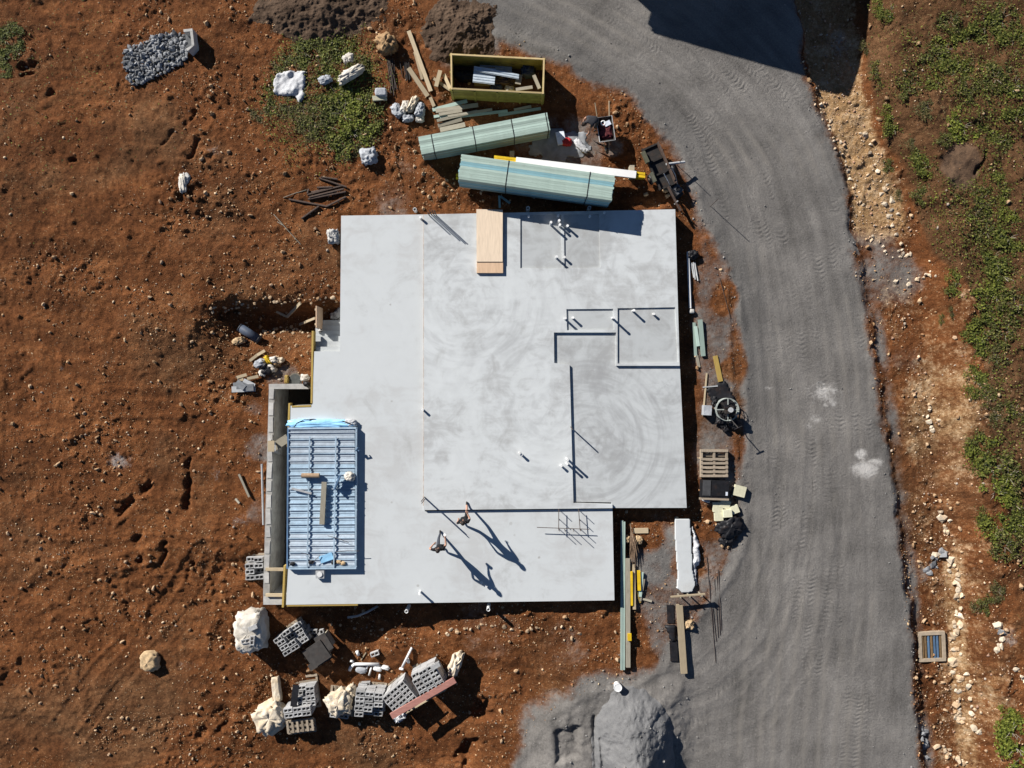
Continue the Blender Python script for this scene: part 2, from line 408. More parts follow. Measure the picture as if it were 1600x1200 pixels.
    # relief: clods, gravel grain, wheel lugs
    clod = t.math('ADD', t.math('MULTIPLY', t.noise(p, 4.2, 8, 0.75), 1.0), t.math('MULTIPLY', n3, 0.45))
    ub = t.n('ShaderNodeBump'); t.put(ub.inputs['Height'], clod); ub.inputs['Distance'].default_value = 0.13
    t.put(ub.inputs['Strength'], t.math('MULTIPLY_ADD', gm, -0.75, 1.0))
    lug = t.attr('lug')
    lw = t.math('SINE', t.math('ADD', t.math('MULTIPLY', t.attr('chev'), 1.0), t.math('MULTIPLY', t.noise(p, 0.9, 3), 10.0)))
    lw = t.math('MULTIPLY', t.math('MULTIPLY', lw, lug), t.mr(t.noise(p, 0.42, 6, 0.65), 0.50, 0.64))
    b2 = t.bump(lw, 0.6, 0.020, ub.outputs[0])
    b3 = t.bump(g3, 0.75, 0.045, b2)
    return t.out(col, 0.95, b3, spec=0.1)
M['ground'] = ground_mat()
def heap_mat(name, lo, mid, hi, bump=0.05):
    t = NT(name); p = t.pos()
    f = t.math('ADD', t.math('MULTIPLY', t.noise(p, 1.2, 6, 0.6), 0.55), t.math('MULTIPLY', t.noise(p, 34, 3, 0.7), 0.45))
    col = t.ramp(f, [(0.32, lo), (0.5, mid), (0.68, hi)])
    return t.out(col, 0.95, t.bump(t.math('ADD', t.noise(p, 6, 6, 0.7), t.math('MULTIPLY', t.noise(p, 40, 3), 0.35)), 0.6, bump), spec=0.1)
M['gravel_heap'] = heap_mat('crushed_gravel', (0.095, 0.095, 0.096), (0.155, 0.154, 0.153), (0.215, 0.213, 0.209), 0.07)
M['soil_heap'] = heap_mat('dark_soil', (0.040, 0.026, 0.017), (0.082, 0.054, 0.036), (0.135, 0.092, 0.062), 0.12)
def tint_mat(name, rough=0.9, trans=0.0, bump=0.0, gain=1.0):
    t = NT(name); c = t.attr('tint', 'Color')
    c = t.mix(1.0, c, t.ramp(t.noise(t.pos(), 14, 3), [(0.3, 0.75 * gain), (0.7, 1.2 * gain)]), 'MULTIPLY')
    m = t.out(c, rough, t.bump(t.noise(t.pos(), 30, 4), 0.5, bump) if bump else None, spec=0.15)
    if trans:
        tr = t.n('ShaderNodeBsdfTranslucent'); t.put(tr.inputs[0], c)
        mx = t.n('ShaderNodeMixShader'); mx.inputs[0].default_value = trans
        t.t.links.new(t.bsdf.outputs[0], mx.inputs[1]); t.t.links.new(tr.outputs[0], mx.inputs[2])
        t.t.links.new(mx.outputs[0], t.t.nodes['Material Output'].inputs[0])
    return m
M['stones'] = tint_mat('loose_stone', 0.92, 0, 0.01)
M['leaf'] = tint_mat('weed_leaf', 0.6, 0.25)
M['rock'] = (lambda t: t.out(t.mix(1.0, t.ramp(t.rnd(), [(0.0, (0.24, 0.14, 0.07)), (0.35, (0.42, 0.27, 0.15)), (0.75, (0.54, 0.38, 0.23)), (1.0, (0.40, 0.27, 0.17))]),
              t.ramp(t.noise(t.coord('Object'), 9, 4), [(0.3, 0.7), (0.7, 1.15)]), 'MULTIPLY'), 0.92, t.bump(t.noise(t.coord('Object'), 18, 4), 0.5, 0.02)))(NT('loose_rock'))

# ------------------------------------------------------------------ site layout in photo pixels
ZM, ZL, ZC, ZB, ZA = 0.62, 0.50, 0.52, 0.56, 0.57
PZ = -2.0                                      # floor of the light well
POLY_L = [(533,337),(664,335),(664,799),(957,795),(960,938),(447,945),(450,890),(454,634),(488,633),(491,549),(531,549)]
POLY_M = [(662,335),(1055,327),(1062,571.5),(962.5,571.5),(962.5,519.5),(865.5,519.5),(866,567),(890,570),(896,786),(957,788),(957,794),(662,797)]
POLY_C = [(864,517),(964,517),(964,570),(1062.2,570),(1073,793.5),(955,793.7),(955,785),(893,784),(887,573),(864,569)]
ROAD = [(690,-400),(700,30),(770,62),(860,84),(930,118),(1000,166),(1052,225),(1078,280),(1090,330),(1118,400),(1143,470),(1160,560),(1160,690),(1152,760),
        (1160,830),(1135,900),(1092,950),(1062,985),(1035,1040),(985,1062),(905,1078),(850,1120),(800,1200),(740,1700),(1500,1700),(1440,1200),(1432,1100),(1425,1000),(1412,900),(1398,800),
        (1385,700),(1372,600),(1355,500),(1335,400),(1320,300),(1288,200),(1262,125),(1240,0),(1200,-400)]
XR_Y = [-400,0,125,300,400,500,600,700,800,900,1000,1100,1200,1700]
XR = [1200,1240,1262,1320,1335,1355,1372,1385,1398,1412,1425,1432,1440,1500]
XB = [1300,1333,1338,1400,1425,1440,1450,1463,1470,1485,1490,1495,1505,1560]
CTRL = [(1100,0,0),(1200,300,0),(1250,600,0),(1300,900,0),(1300,1200,0),(1000,150,.05),(900,60,.05),(780,300,0),(620,300,.12),(1000,310,0),(1090,450,.02),(1090,700,.02),
        (1000,850,.05),(1000,1000,0),(900,1000,0),(800,970,0),(720,975,-.22),(640,985,-.55),(540,1000,-1.15),(470,1000,-1.25),(390,985,-1.0),(600,1100,-1.3),(480,1110,-1.4),(700,1100,-.9),
        (800,1100,-.4),(300,1000,-.9),(150,1100,-1.2),(0,1200,-1.5),(380,800,-.25),(395,650,-.2),(395,930,-.75),(300,800,-.35),(200,700,-.3),(100,500,0),(0,600,-.3),(300,450,.25),
        (450,430,.3),(510,400,.25),(400,300,.35),(200,300,.4),(0,200,.6),(300,100,.5),(500,150,.35),(600,100,.2),(700,30,.1),(450,560,-.4),(430,530,-.45),(470,585,-.3),(600,1250,-1.4),(900,1200,-.2),
        (1500,0,0),(1500,600,0),(1500,1200,0),(1700,600,0),(-100,900,-1.0),(-100,0,.8)]

# ------------------------------------------------------------------ terrain
def axis(lo, hi, d, far):
    n = int(round((hi - lo) / d)); a = lo + np.arange(n + 1) * d
    step = d; out = []; x = hi
    while x < far: step *= 1.32; x += step; out.append(x)
    out = np.array(out)
    return np.concatenate([lo - (out - hi)[::-1], a, out]), len(out)
DX = 0.06; X0, X1, Y0, Y1 = -23.7, 23.7, -18.0, 18.0
xs, nxo = axis(X0, X1, DX, 420); ys, nyo = axis(Y0, Y1, DX, 420)
GX, GY = np.meshgrid(xs, ys)
QX = 800 + GX * PPM; QY = 600 - GY * PPM                # photo pixels at road level
def base_height(QX, QY):
    num = 0; den = 0
    for (cx, cy, cz) in CTRL:
        wgt = 1.0 / (((QX - cx) ** 2 + (QY - cy) ** 2) / 1e4 + 0.06) ** 1.8
        num = num + wgt * cz; den = den + wgt
    return num / den
QXc = np.clip(QX, -300, 1900); QYc = np.clip(QY, -300, 1500)
Z = base_height(QXc, QYc)
sd_road = poly_sd(QX, QY, ROAD) + fbm(GX, GY, 1.2, 34, 4, .65) * 7
edge_n = fbm(GX, GY, 1.6, 5, 4) * 16
gravel = sstep(-26, 22, sd_road + edge_n)
# mixed gravel/soil apron beside the slab and around the lower right
apron = poly_sd(QX, QY, [(1078,330),(1100,330),(1160,480),(1165,800),(1100,980),(1030,1040),(985,950),(1000,800),(1078,800)])
gravel = np.maximum(gravel, 0.56 * sstep(-15, 25, apron + edge_n))
for (cx, cy, r, a) in [(1015,880,42,.75),(1035,850,26,.6),(700,210,0,0),(850,230,60,.5),(900,240,60,.55),(930,130,26,.55),(960,235,26,.55),(620,315,36,.42),(730,60,60,.7),(500,20,60,.6),
                       (1120,440,40,.5),(404,700,26,.5),(400,800,26,.45),(396,640,20,.45),(440,590,26,.5),(760,990,60,.32),(880,1010,60,.32),(1480,260,40,.85),(1390,440,60,.8),(1345,360,40,.8),(1440,900,20,.7),
                       (880,1150,70,.95),(960,1130,90,1),(640,260,20,.3),(460,760,0,0)]:
    if r: gravel = np.maximum(gravel, a * (1 - sstep(r * 0.5, r * 1.3, np.hypot(QX - cx, QY - cy) + edge_n)))
for (cx, cy, r) in [(1010,835,20),(1145,580,16),(1130,470,22),(1110,820,26),(1085,880,30),(1000,215,24)]:
    gravel = gravel * (1 - 0.9 * (1 - sstep(r * 0.5, r * 1.4, np.hypot(QX - cx, QY - cy) + edge_n)))
xr = np.interp(QY, XR_Y, XR); xb = np.interp(QY, XR_Y, XB) + fbm(GX, GY, 3, 9) * 14
dr = QX - xr + fbm(GX, GY, 1.4, 33, 5, .65) * 12
right = sstep(-4, 18, dr)
bank = sstep(-6, 62, QX - xb)
ditch = right * (1 - bank) * (0.22 + 0.5 * sstep(160, 40, QY) + 0.12 * sstep(700, 1000, QY))
Z = Z - ditch + bank * 0.75 + np.clip(QX - xb - 50, 0, 1500) * 0.0016
Z += bank * fbm(GX, GY, 2.0, 31, 5, .6) * 0.22
# tan bank and weed masks
tan = sstep(0, 20, dr) * (1 - sstep(-8, 26, QX - xb)) * (1 - sstep(330, 410, QY)) * 0.85
tan = np.maximum(tan, 0.30 * sstep(-28, 6, QX - xb) * (1 - sstep(10, 60, QX - xb)) * sstep(380, 460, QY))
tan = np.maximum(tan, 0.54 * (1 - sstep(6, 30, np.abs(QX - xb - 8))) * sstep(780, 900, QY))
tan = np.maximum(tan, 0.5 * (1 - sstep(40, 90, np.hypot(QX - 1475, QY - 630))))
tan = np.where(right > 0.3, tan, 0)
weed = sstep(0, 34, QX - xb - 60 * sstep(380, 480, QY)) * (1 - 0.6 * sstep(800, 930, QY))
weed = np.maximum(weed, 0.5 * (1 - sstep(60, 130, np.hypot(QX - 500, QY - 160))))
weed = np.maximum(weed, 0.45 * (1 - sstep(0, 260, np.hypot(QX - 40, QY - 150))))
gravel = np.where(right > 0.5, np.minimum(gravel, 0.25 + 0.25 * sstep(-.1, .3, fbm(GX, GY, 2.4, 77)) * (1 - bank)), gravel)
for (cx, cy, r, a) in [(1480,265,34,.8),(1395,430,55,.55),(1370,360,40,.55),(1420,560,30,.4)]:
    gravel = np.maximum(gravel, a * (1 - sstep(r * 0.5, r * 1.3, np.hypot(QX - cx, QY - cy) + edge_n)))
strip = right * (1 - sstep(18, 46, QX - xr)) * sstep(330, 420, QY)
gravel = np.maximum(gravel, .60 * strip * (.8 + .4 * fbm(GX, GY, 1.5, 79, 3)))
tan = np.maximum(tan, .42 * right * (1 - strip) * (1 - sstep(40, 110, QX - xb)) * sstep(380, 470, QY) * (.9 + .5 * fbm(GX, GY, 2.2, 78, 4)))
dust = np.zeros_like(QX)
for (cx, cy, rx, ry, a) in [(180,722,26,18,.85),(372,818,26,18,.6),(382,712,20,24,.55),(334,740,14,20,.6),(378,888,18,30,.5),(275,1052,34,18,.5),(310,1080,30,16,.35),(1346,710,11,10,1.5),(1352,733,26,17,1.35),(1368,722,18,9,1.1),(1288,612,30,22,1.0),(1272,655,16,12,.8),(1303,631,9,8,1.1),(1290,632,7,7,1.0),(1262,665,10,8,.8),(1276,690,5,16,.6),
                            (1258,560,14,18,.5),(1200,606,14,5,.7),(1320,60,26,40,.75),(1290,40,14,30,.5),(340,240,18,12,.6),(292,290,10,16,.5),(800,995,14,8,.5),(1105,870,14,8,.4),(300,520,14,14,.35),(1270,640,8,30,.5),
                            (1560,985,18,24,.7),(1466,880,14,16,.6),(1447,1140,14,26,.7),(95,575,12,10,.4),(130,490,12,24,.35),(405,690,10,40,.5),(1210,740,6,10,.35)]:
    dust = np.maximum(dust, a * np.exp(-((QX - cx) / rx) ** 2 - ((QY - cy) / ry) ** 2))
# relief
soilm = 1 - np.clip(gravel, 0, 1)
rough = fbm(GX, GY, 1.1, 3, 5, 0.6)
Z += soilm * rough * 0.075 + soilm * fbm(GX, GY, 0.28, 19, 3, .7) * 0.030 + soilm * np.maximum(fbm(GX, GY, 0.35, 8, 3), 0) ** 1.5 * 0.09 + fbm(GX, GY, 7, 12, 3) * 0.13 * soilm
lumps = np.clip(fbm(GX, GY, 0.75, 44, 3, 0.6) - 0.18, 0, 1) * sstep(-0.1, 0.25, fbm(GX, GY, 4.5, 45, 2))
Z += soilm * lumps * 0.22
clods = np.clip(fbm(GX, GY, 0.30, 46, 3, 0.7) - 0.12, 0, 1) * np.clip(0.5 + 1.5*fbm(GX, GY, 2.6, 141, 5, .6), 0, 1) ** 2
Z += soilm * clods * 0.17
rx_, ry_ = GX * .79 + GY * -.61, GX * .61 + GY * .79
Z += soilm * fbm(rx_ * .3, ry_, 0.9, 48, 4, .6) * 0.055
Z += fbm(GX, GY, 0.4, 21, 3) * 0.010
# furrows scraped in the soil, cast shade
FN = fbm(GX, GY, .9, 63, 3); FX = fbm(GX, GY, .7, 61, 4, .6); FY = fbm(GX, GY, .7, 62, 4, .6)
for (a, b, wd, dp) in [((312,182),(262,228),6,.17),((322,225),(300,252),6,.17),((235,752),(170,812),12,.26),((292,722),(288,800),8,.22),((212,815),(205,885),8,.22),((292,888),(280,918),8,.24),((250,850),(240,880),6,.2),
                       ((75,105),(40,115),8,.22),((60,118),(45,130),7,.25),((95,145),(88,152),6,.2),((10,190),(0,194),6,.2),((60,204),(50,208),6,.2),((128,255),(120,262),6,.25),((95,300),(75,308),6,.2),((38,268),(30,276),6,.22),
                       ((700,225),(640,240),0,0),((760,1120),(720,1200),26,.35),((730,1150),(700,1190),16,.3),((345,485),(400,478),14,.30),((60,1000),(70,1035),6,.15),((195,1010),(185,1035),6,.2),((340,1130),(300,1180),16,.24),
                       ((200,1000),(150,900),10,.12),((1500,300),(1520,250),4,.2),((1455,303),(1498,303),3,.14)]:
    if wd: Z -= dp * sstep(-.3, .35, FN + .5 * FX) * np.exp(-(seg_d(QX + FX * 11, QY + FY * 11, a, b) / (wd * .62)) ** 2)
# low gravel bench with a digger cut left of the gravel heap
bn = sstep(-30, 25, poly_sd(QX, QY, [(850,1130),(905,1085),(1060,1080),(1060,1260),(830,1260)]) + fbm(GX, GY, 1.0, 81, 4) * 14)
Z += bn * (.32 + fbm(GX, GY, .7, 82, 4, .6) * .12)
cut = sstep(-4, 5, poly_sd(QX, QY, [(866,1142),(908,1134),(906,1180),(868,1192)]) + FX * 6); Z -= cut * .20
Z -= .16 * np.exp(-(seg_d(QX, QY, (928,1120), (930,1200)) / 3) ** 2) + .12 * np.exp(-(seg_d(QX, QY, (937,1150), (941,1200)) / 2.5) ** 2)
# hollow beside the steps
Z -= 0.75 * sstep(470, 488, QY + fbm(GX, GY, .8, 71) * 9) * (1 - sstep(500, 560, QY)) * sstep(300, 420, QX) * (1 - sstep(535, 545, QX))
# road: ruts and wheel lugs along its length
cl = [(800,-60),(930,20),(1050,95),(1130,170),(1190,260),(1225,360),(1250,480),(1265,620),(1270,780),(1265,950),(1250,1100),(1240,1260)]
clx = np.array([c[0] for c in cl], float); cly = np.array([c[1] for c in cl], float)
tt = np.linspace(0, len(cl) - 1, 130); cx_ = np.interp(tt, range(len(cl)), clx); cy_ = np.interp(tt, range(len(cl)), cly)
for _ in range(6): cx_[1:-1] = (cx_[:-2] + cx_[2:] + 2 * cx_[1:-1]) / 4; cy_[1:-1] = (cy_[:-2] + cy_[2:] + 2 * cy_[1:-1]) / 4
arc = np.concatenate([[0], np.cumsum(np.hypot(np.diff(cx_), np.diff(cy_)))]) / PPM
sel = np.nonzero((sd_road > -40).ravel())[0]
fx = QX.ravel()[sel]; fy = QY.ravel()[sel]
best = np.full(len(sel), 1e9); al = np.zeros(len(sel)); off = np.zeros(len(sel))
for i in range(len(cx_) - 1):
    ex, ey = cx_[i+1] - cx_[i], cy_[i+1] - cy_[i]; L2 = ex*ex + ey*ey
    t_ = np.clip(((fx - cx_[i]) * ex + (fy - cy_[i]) * ey) / L2, 0, 1)
    ddx = fx - cx_[i] - t_ * ex; ddy = fy - cy_[i] - t_ * ey; d2 = ddx*ddx + ddy*ddy
    m = d2 < best; best[m] = d2[m]; al[m] = (arc[i] + t_ * math.sqrt(L2) / PPM)[m]; off[m] = (np.sign(ex * ddy - ey * ddx) * np.sqrt(d2))[m] / PPM
along = np.zeros(QX.size); offs = np.full(QX.size, 99.0); along[sel] = al; offs[sel] = off
along = along.reshape(QX.shape); offs = offs.reshape(QX.shape)
lug = np.zeros_like(QX); wear = np.zeros_like(QX); chev = np.zeros_like(QX)
wob = fbm(along, along * 0 + 3, 5.0, 91) * 0.35
for (o_, wd, a) in [(-3.0,.20,.5),(-2.45,.22,.8),(-1.9,.20,.7),(-1.25,.22,1),(-.6,.20,.6),(.1,.22,.8),(.75,.2,.6),(1.3,.22,.7),(2.2,.22,.35)]:
    u_ = offs - o_ - wob * (1 + .4 * o_ / 3)
    g = np.exp(-(u_ / wd) ** 4); up_ = a * g > lug
    chev = np.where(up_, along * 2 * math.pi / 0.19 + np.abs(u_) * 14, chev); lug = np.maximum(lug, a * g * .8)
    wear = np.maximum(wear, np.exp(-((u_ - .32) / .12) ** 2) * 0.8 * sstep(-.2, .3, fbm(GX, GY, 2.5, 57, 3))); Z -= g * 0.006 * a * (offs < 50)
lug *= np.clip(gravel, 0, 1)
# crossing wheel tracks on road and soil
def track(pts, a, gauge=46, w_=8.0):
    global lug, chev, Z
    pts = np.array(pts, float); t_ = np.linspace(0, len(pts)-1, 40); X_ = np.interp(t_, range(len(pts)), pts[:,0]); Y_ = np.interp(t_, range(len(pts)), pts[:,1])
    for _ in range(5): X_[1:-1] = (X_[:-2]+X_[2:]+2*X_[1:-1])/4; Y_[1:-1] = (Y_[:-2]+Y_[2:]+2*Y_[1:-1])/4
    bx = (QX > X_.min()-60) & (QX < X_.max()+60) & (QY > Y_.min()-60) & (QY < Y_.max()+60)
    x, y = QX[bx], QY[bx]; best = np.full(x.shape, 1e9); sg = np.zeros(x.shape); al = np.zeros(x.shape); acc = 0
    for i in range(39):
        ex, ey = X_[i+1]-X_[i], Y_[i+1]-Y_[i]; L = math.hypot(ex, ey)
        k = np.clip(((x-X_[i])*ex + (y-Y_[i])*ey)/(L*L), 0, 1); dx_, dy_ = x-X_[i]-k*ex, y-Y_[i]-k*ey; d = np.hypot(dx_, dy_)
        m = d < best; best[m] = d[m]; sg[m] = (np.sign(ex*dy_-ey*dx_)*d)[m]; al[m] = (acc + k*L)[m]; acc += L
    ends = np.clip(np.minimum(al, acc-al)/30, 0, 1)
    for o_ in (-gauge/2, gauge/2):
        u = sg - o_; g = a*np.exp(-(u/w_)**4)*ends
        l_ = lug[bx]; c_ = chev[bx]; mm = g > l_; l_[mm] = g[mm]; c_[mm] = (al/PPM*2*math.pi/.2 + np.abs(u)*.35)[mm]; lug[bx] = l_; chev[bx] = c_
        z_ = Z[bx]; z_ -= (g*.022 - .014*a*ends*np.exp(-((np.abs(u)-w_*1.25)/3.5)**2))*(.6 + 1.6*soilm[bx]); Z[bx] = z_
for pts, a in (([(1010,1090),(1100,1070),(1180,1000),(1235,860),(1245,700)],.8),([(1060,1160),(1180,1120),(1260,1000),(1300,800)],.6),([(1020,60),(1120,200),(1165,360),(1175,560),(1190,800)],.7),([(1330,1200),(1340,900),(1320,640)],.4),
               ([(60,1190),(140,1080),(260,960),(330,860)],.7),([(0,980),(110,900),(230,870),(350,880)],.5),([(20,560),(160,640),(300,640),(380,560)],.5),([(120,330),(240,390),(380,400),(500,380)],.5),([(640,20),(600,90),(600,200),(610,300)],.5),([(130,1190),(280,1160),(420,1190)],.6),([(60,20),(180,200),(220,340)],.4)):
    track(pts, a)
damp = sstep(.6, 2.2, offs) * sstep(900, 500, QY) * (offs < 50) + .4 * (1 - sstep(15, 40, sd_road)) * (dr > -60)
Z += np.clip(gravel, 0, 1) * np.exp(-((sd_road - 8) / 7) ** 2) * 0.05 * (dr < -60)          # windrow at the road edge
# cuts under the slab, steps and light well
sdL = np.maximum(poly_sd(QX, QY, POLY_L), np.maximum(poly_sd(QX, QY, POLY_M), poly_sd(QX, QY, POLY_C)))
Z = np.where(sdL > -2, np.minimum(Z, 0.18), Z)
Z = np.where(poly_sd(QX, QY, [(481,505),(545,505),(545,560),(481,560)]) > 0, np.minimum(Z, -0.45), Z)
PIT = [(419,607),(500,607),(500,640),(470,640),(470,935),(415,935)]
sd_pit = poly_sd(QX, QY, [(P(*q, 0).x * PPM + 800, 600 - P(*q, 0).y * PPM) for q in PIT])
Z = np.where(sd_pit > 0, PZ - 0.02, Z)
inner_j, inner_i = nyo, nxo
def gz(x, y):
    fx = min(max((x - X0) / DX, 0), (X1 - X0) / DX - 1.001); fy = min(max((y - Y0) / DX, 0), (Y1 - Y0) / DX - 1.001)
    i = int(fx); j = int(fy); u = fx - i; v = fy - j; i += inner_i; j += inner_j
    return float((Z[j, i] * (1-u) + Z[j, i+1] * u) * (1-v) + (Z[j+1, i] * (1-u) + Z[j+1, i+1] * u) * v)
def G(px, py, dz=0.0):
    z = 0.0
    for _ in range(5):
        p = P(px, py, z + dz); z = gz(p.x, p.y)
    return Vector((p.x, p.y, z))
def gmax(x, y, r):
    return max(gz(x + r * math.cos(a), y + r * math.sin(a)) for a in np.linspace(0, 6.283, 9)[:-1])
def gmin(x, y, r):
    return min(gz(x + r * math.cos(a), y + r * math.sin(a)) for a in np.linspace(0, 6.283, 9)[:-1])

def make_ground():
    ny, nx = Z.shape
    V = np.stack([GX.ravel(), GY.ravel(), Z.ravel()], 1)
    j, i = np.meshgrid(np.arange(ny - 1), np.arange(nx - 1), indexing='ij')
    a = (j * nx + i).ravel(); F = np.stack([a, a + 1, a + nx + 1, a + nx], 1)
    rmask = (sd_road.ravel()[F].mean(1) > 0)
    arrs = dict(gravel=gravel, tan=tan, weed=weed, dust=dust, along=along, offs=np.clip(offs, -20, 20), lug=lug, wear=wear, chev=chev, damp=np.clip(damp, 0, 1))
    for nm, m in (('ground', ~rmask), ('gravel_road', rmask)):
        f = F[m]; used = np.unique(f); remap = np.full(len(V), -1, np.int64); remap[used] = np.arange(len(used))
        me = np_mesh(nm, V[used], remap[f]); smooth(me)
        for k, v in arrs.items(): fattr(me, k, v.ravel()[used])
        kind(obj(nm, me, M['ground']), 'structure')
make_ground()

# ------------------------------------------------------------------ invented house, out of view above the frame, added to shade the road
def house():
    hh = 4.2
    k = hh / math.tan(R(SUN_EL)); ox, oy = k * math.cos(R(SH_ANG)), -k * math.sin(R(SH_ANG))
    A = P(1025, 50); dirx = Vector((0.963, -0.27, 0)); diry = Vector((0.27, 0.963, 0)); L = 8.5; D = 8.0
    a = Vector((A.x - ox, A.y - oy, 0))
    ang = math.atan2(dirx.y, dirx.x)
    t = thing('house', 'invented flat roofed rendered house beyond the top edge, added to shade the road', 'house', (a.x, a.y, 0), ang)
    ins = 0.35
    MB().box((L/2, D/2, (hh-0.25)/2 - 0.3), (L-2*ins, D-2*ins, hh-0.25+0.6)).build('wall', plain('render_wall', (0.62,0.58,0.52), 0.1, 3), t)
    r = MB().box((L/2, D/2, hh-0.125), (L, D, 0.25)).build('roof', plain('roof_sheet', (0.18,0.19,0.2), 0.15, 3), t)
    MB().box((L/2, -0.06, hh-0.06), (L, 0.12, 0.12)).build('gutter', M['galv'], r)
    gl = plain('window_glass', (0.03,0.04,0.05), 0.2, 2, 0.08)
    for x in (1.8, 4.2, 6.6):
        wdw = MB().box((x, ins-0.03, 1.7), (1.3, 0.1, 1.2)).build('window', M['alu'], t)
        MB().box((x, ins-0.085, 1.7), (1.16, 0.02, 1.06)).build('pane', gl, wdw)
    MB().box((7.6, ins-0.03, 1.05), (0.9, 0.08, 2.1)).build('door', M['timber_grey'], t)
house()

# ------------------------------------------------------------------ foundation slab
def w2(poly, z): return [P(x, y, z).xy for x, y in poly]
slab = thing('foundation_slab', 'large pale concrete house slab with stepped levels beside the gravel road', 'slab', P(760, 640, 0))
def slab_part(name, me, mat):
    o = obj(name, me, mat, slab); o.location = -slab.location; return o
spots_l = [(*P(610,476,ZL).xy, .06, .5), (*P(612,627,ZL).xy, .06, .4), (*P(612,785,ZL).xy, .06, .4), (*P(842,871,ZL).xy, .07, .55), (*P(653,915,ZL).xy, .08, .45), (*P(798,818,ZL).xy, .10, .28), (*P(804,836,ZL).xy, .06, .25)]
m_low = slab_mat('slab_lower', 0.53, 0.06, spots=spots_l)
m_main = slab_mat('slab_raised', 0.535, 0.15, arcs=[(*P(725,470,ZM).xy, 0.42, 0.38), (*P(860,640,ZM).xy, 0.36, 0.34), (*P(1010,420,ZM).xy, 0.42, 0.36)])
m_c = slab_mat('slab_trowelled', 0.455, 0.16, arcs=[(*P(920,690,ZC).xy, 0.62, 0.62), (*P(1040,600,ZC).xy, 0.5, 0.5)])
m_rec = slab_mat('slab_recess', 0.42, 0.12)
m_joint = plain('dirty_joint', (0.24,0.17,0.12), 0.5, 5, 0.95, 0.01, orand=0)
def holed_slab():
    outer = [Vector((*p, ZM)) for p in w2(POLY_M, ZM)]
    holes = [[(813,336),(877,335),(879,419),(813,419)], [(881,335),(936,334),(938,418),(882,419)], [(885,483),(958,482.5),(960,515),(886,516)], [(965,481.5),(1055,480),(1060,566),(965,568)]]
    bm = bmesh.new(); edges = []
    for k, lp in enumerate([outer] + [[Vector((*p, ZM)) for p in w2(h, ZM)] for h in holes]):
        vs = [bm.verts.new(p) for p in lp]
        es = [bm.edges.new((vs[i], vs[(i+1) % len(vs)])) for i in range(len(vs))]; edges += es
        zb = -0.6 if k == 0 else ZM - 0.12
        lo = [bm.verts.new((v.co.x, v.co.y, zb)) for v in vs]
        for i in range(len(vs)):
            j = (i+1) % len(vs); bm.faces.new((vs[i], vs[j], lo[j], lo[i]))
    bmesh.ops.triangle_fill(bm, edges=edges, use_beauty=True, normal=(0,0,1))
    bmesh.ops.recalc_face_normals(bm, faces=bm.faces)
    me = bpy.data.meshes.new('raised_slab'); bm.to_mesh(me); bm.free()
    slab_part('raised_slab', me, m_main)
    for i, (h, z) in enumerate(zip(holes, (ZA, ZA, ZB, ZB))):
        cx = sum(p[0] for p in h) / 4; cy = sum(p[1] for p in h) / 4
        hp = [(x + (1.5 if x > cx else -1.5), y + (1.5 if y > cy else -1.5)) for x, y in h]
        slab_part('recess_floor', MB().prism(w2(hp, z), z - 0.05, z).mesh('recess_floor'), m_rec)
holed_slab()
slab_part('lower_slab', MB().prism(w2(POLY_L, ZL), -2.3, ZL).mesh('lower_slab'), m_low)
slab_part('stepped_floor', MB().prism(w2(POLY_C, ZC), -0.6, ZC).mesh('stepped_floor'), m_c)
# stained joint strip where the raised slab meets the lower one
jm = MB()
yy = np.linspace(336, 790, 60); 
for i in range(59):
    wj = 0.004 + 0.016 * random.random()
    a = P(662, yy[i], ZL); b = P(662, yy[i+1], ZL)
    jm.quadbox([(a.x-wj, b.y, ZL-.01),(a.x+.02, b.y, ZL-.01),(a.x+.02, a.y, ZL-.01),(a.x-wj, a.y, ZL-.01),(a.x-wj*.6, b.y, ZL+.02+.06*random.random()),(a.x+.02, b.y, ZL+.10),(a.x+.02, a.y, ZL+.10),(a.x-wj*.6, a.y, ZL+.02+.06*random.random())])
slab_part('joint_mortar', jm.mesh('joint_mortar'), m_joint)
# steps going down on the left side
for i in range(6):
    y0 = 550 - i * 8.3; z1 = ZL - 0.17 * (i + 1)
    a = P(493, y0 - 8.3, z1); b = P(533, y0, z1)
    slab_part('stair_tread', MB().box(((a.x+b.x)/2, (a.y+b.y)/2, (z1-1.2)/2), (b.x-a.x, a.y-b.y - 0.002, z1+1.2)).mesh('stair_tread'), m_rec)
# side wall of the stairwell
a = P(533, 552, ZL); b = P(533, 500, ZL)

# ------------------------------------------------------------------ light well with retaining wall
rw = thing('retaining_wall', 'grey concrete retaining wall around the sunken light well', 'retaining wall', P(415, 770, 0))
def rw_part(name, poly, z0, z1, mat=M['concrete_old']):
    o = MB().prism(poly, z0, z1).build(name, mat, rw); o.location = -rw.location; return o
rw_part('wall', w2([(420,608),(429,608),(421,930),(411,930)], 0.0), -2.3, 0.0, plain('stained_concrete', (0.33,0.32,0.295), .3, 2.5, .9, .008, dirt=.3))
rw_part('wall', w2([(420,600),(488,599.5),(488,607.8),(420,607.8)], 0.0), -2.3, 0.0)
rw_part('wall', w2([(411,930.2),(446,930.2),(446,945),(411,945)], 0.0), -2.3, -0.02)
rw_part('base_slab', w2([(421,608),(500,608),(500,930),(412,930)], PZ), PZ - 0.2, PZ + 0.03, plain('well_floor', (0.045,0.038,0.032), 0.4, 3, 0.9, dirt=0.4))
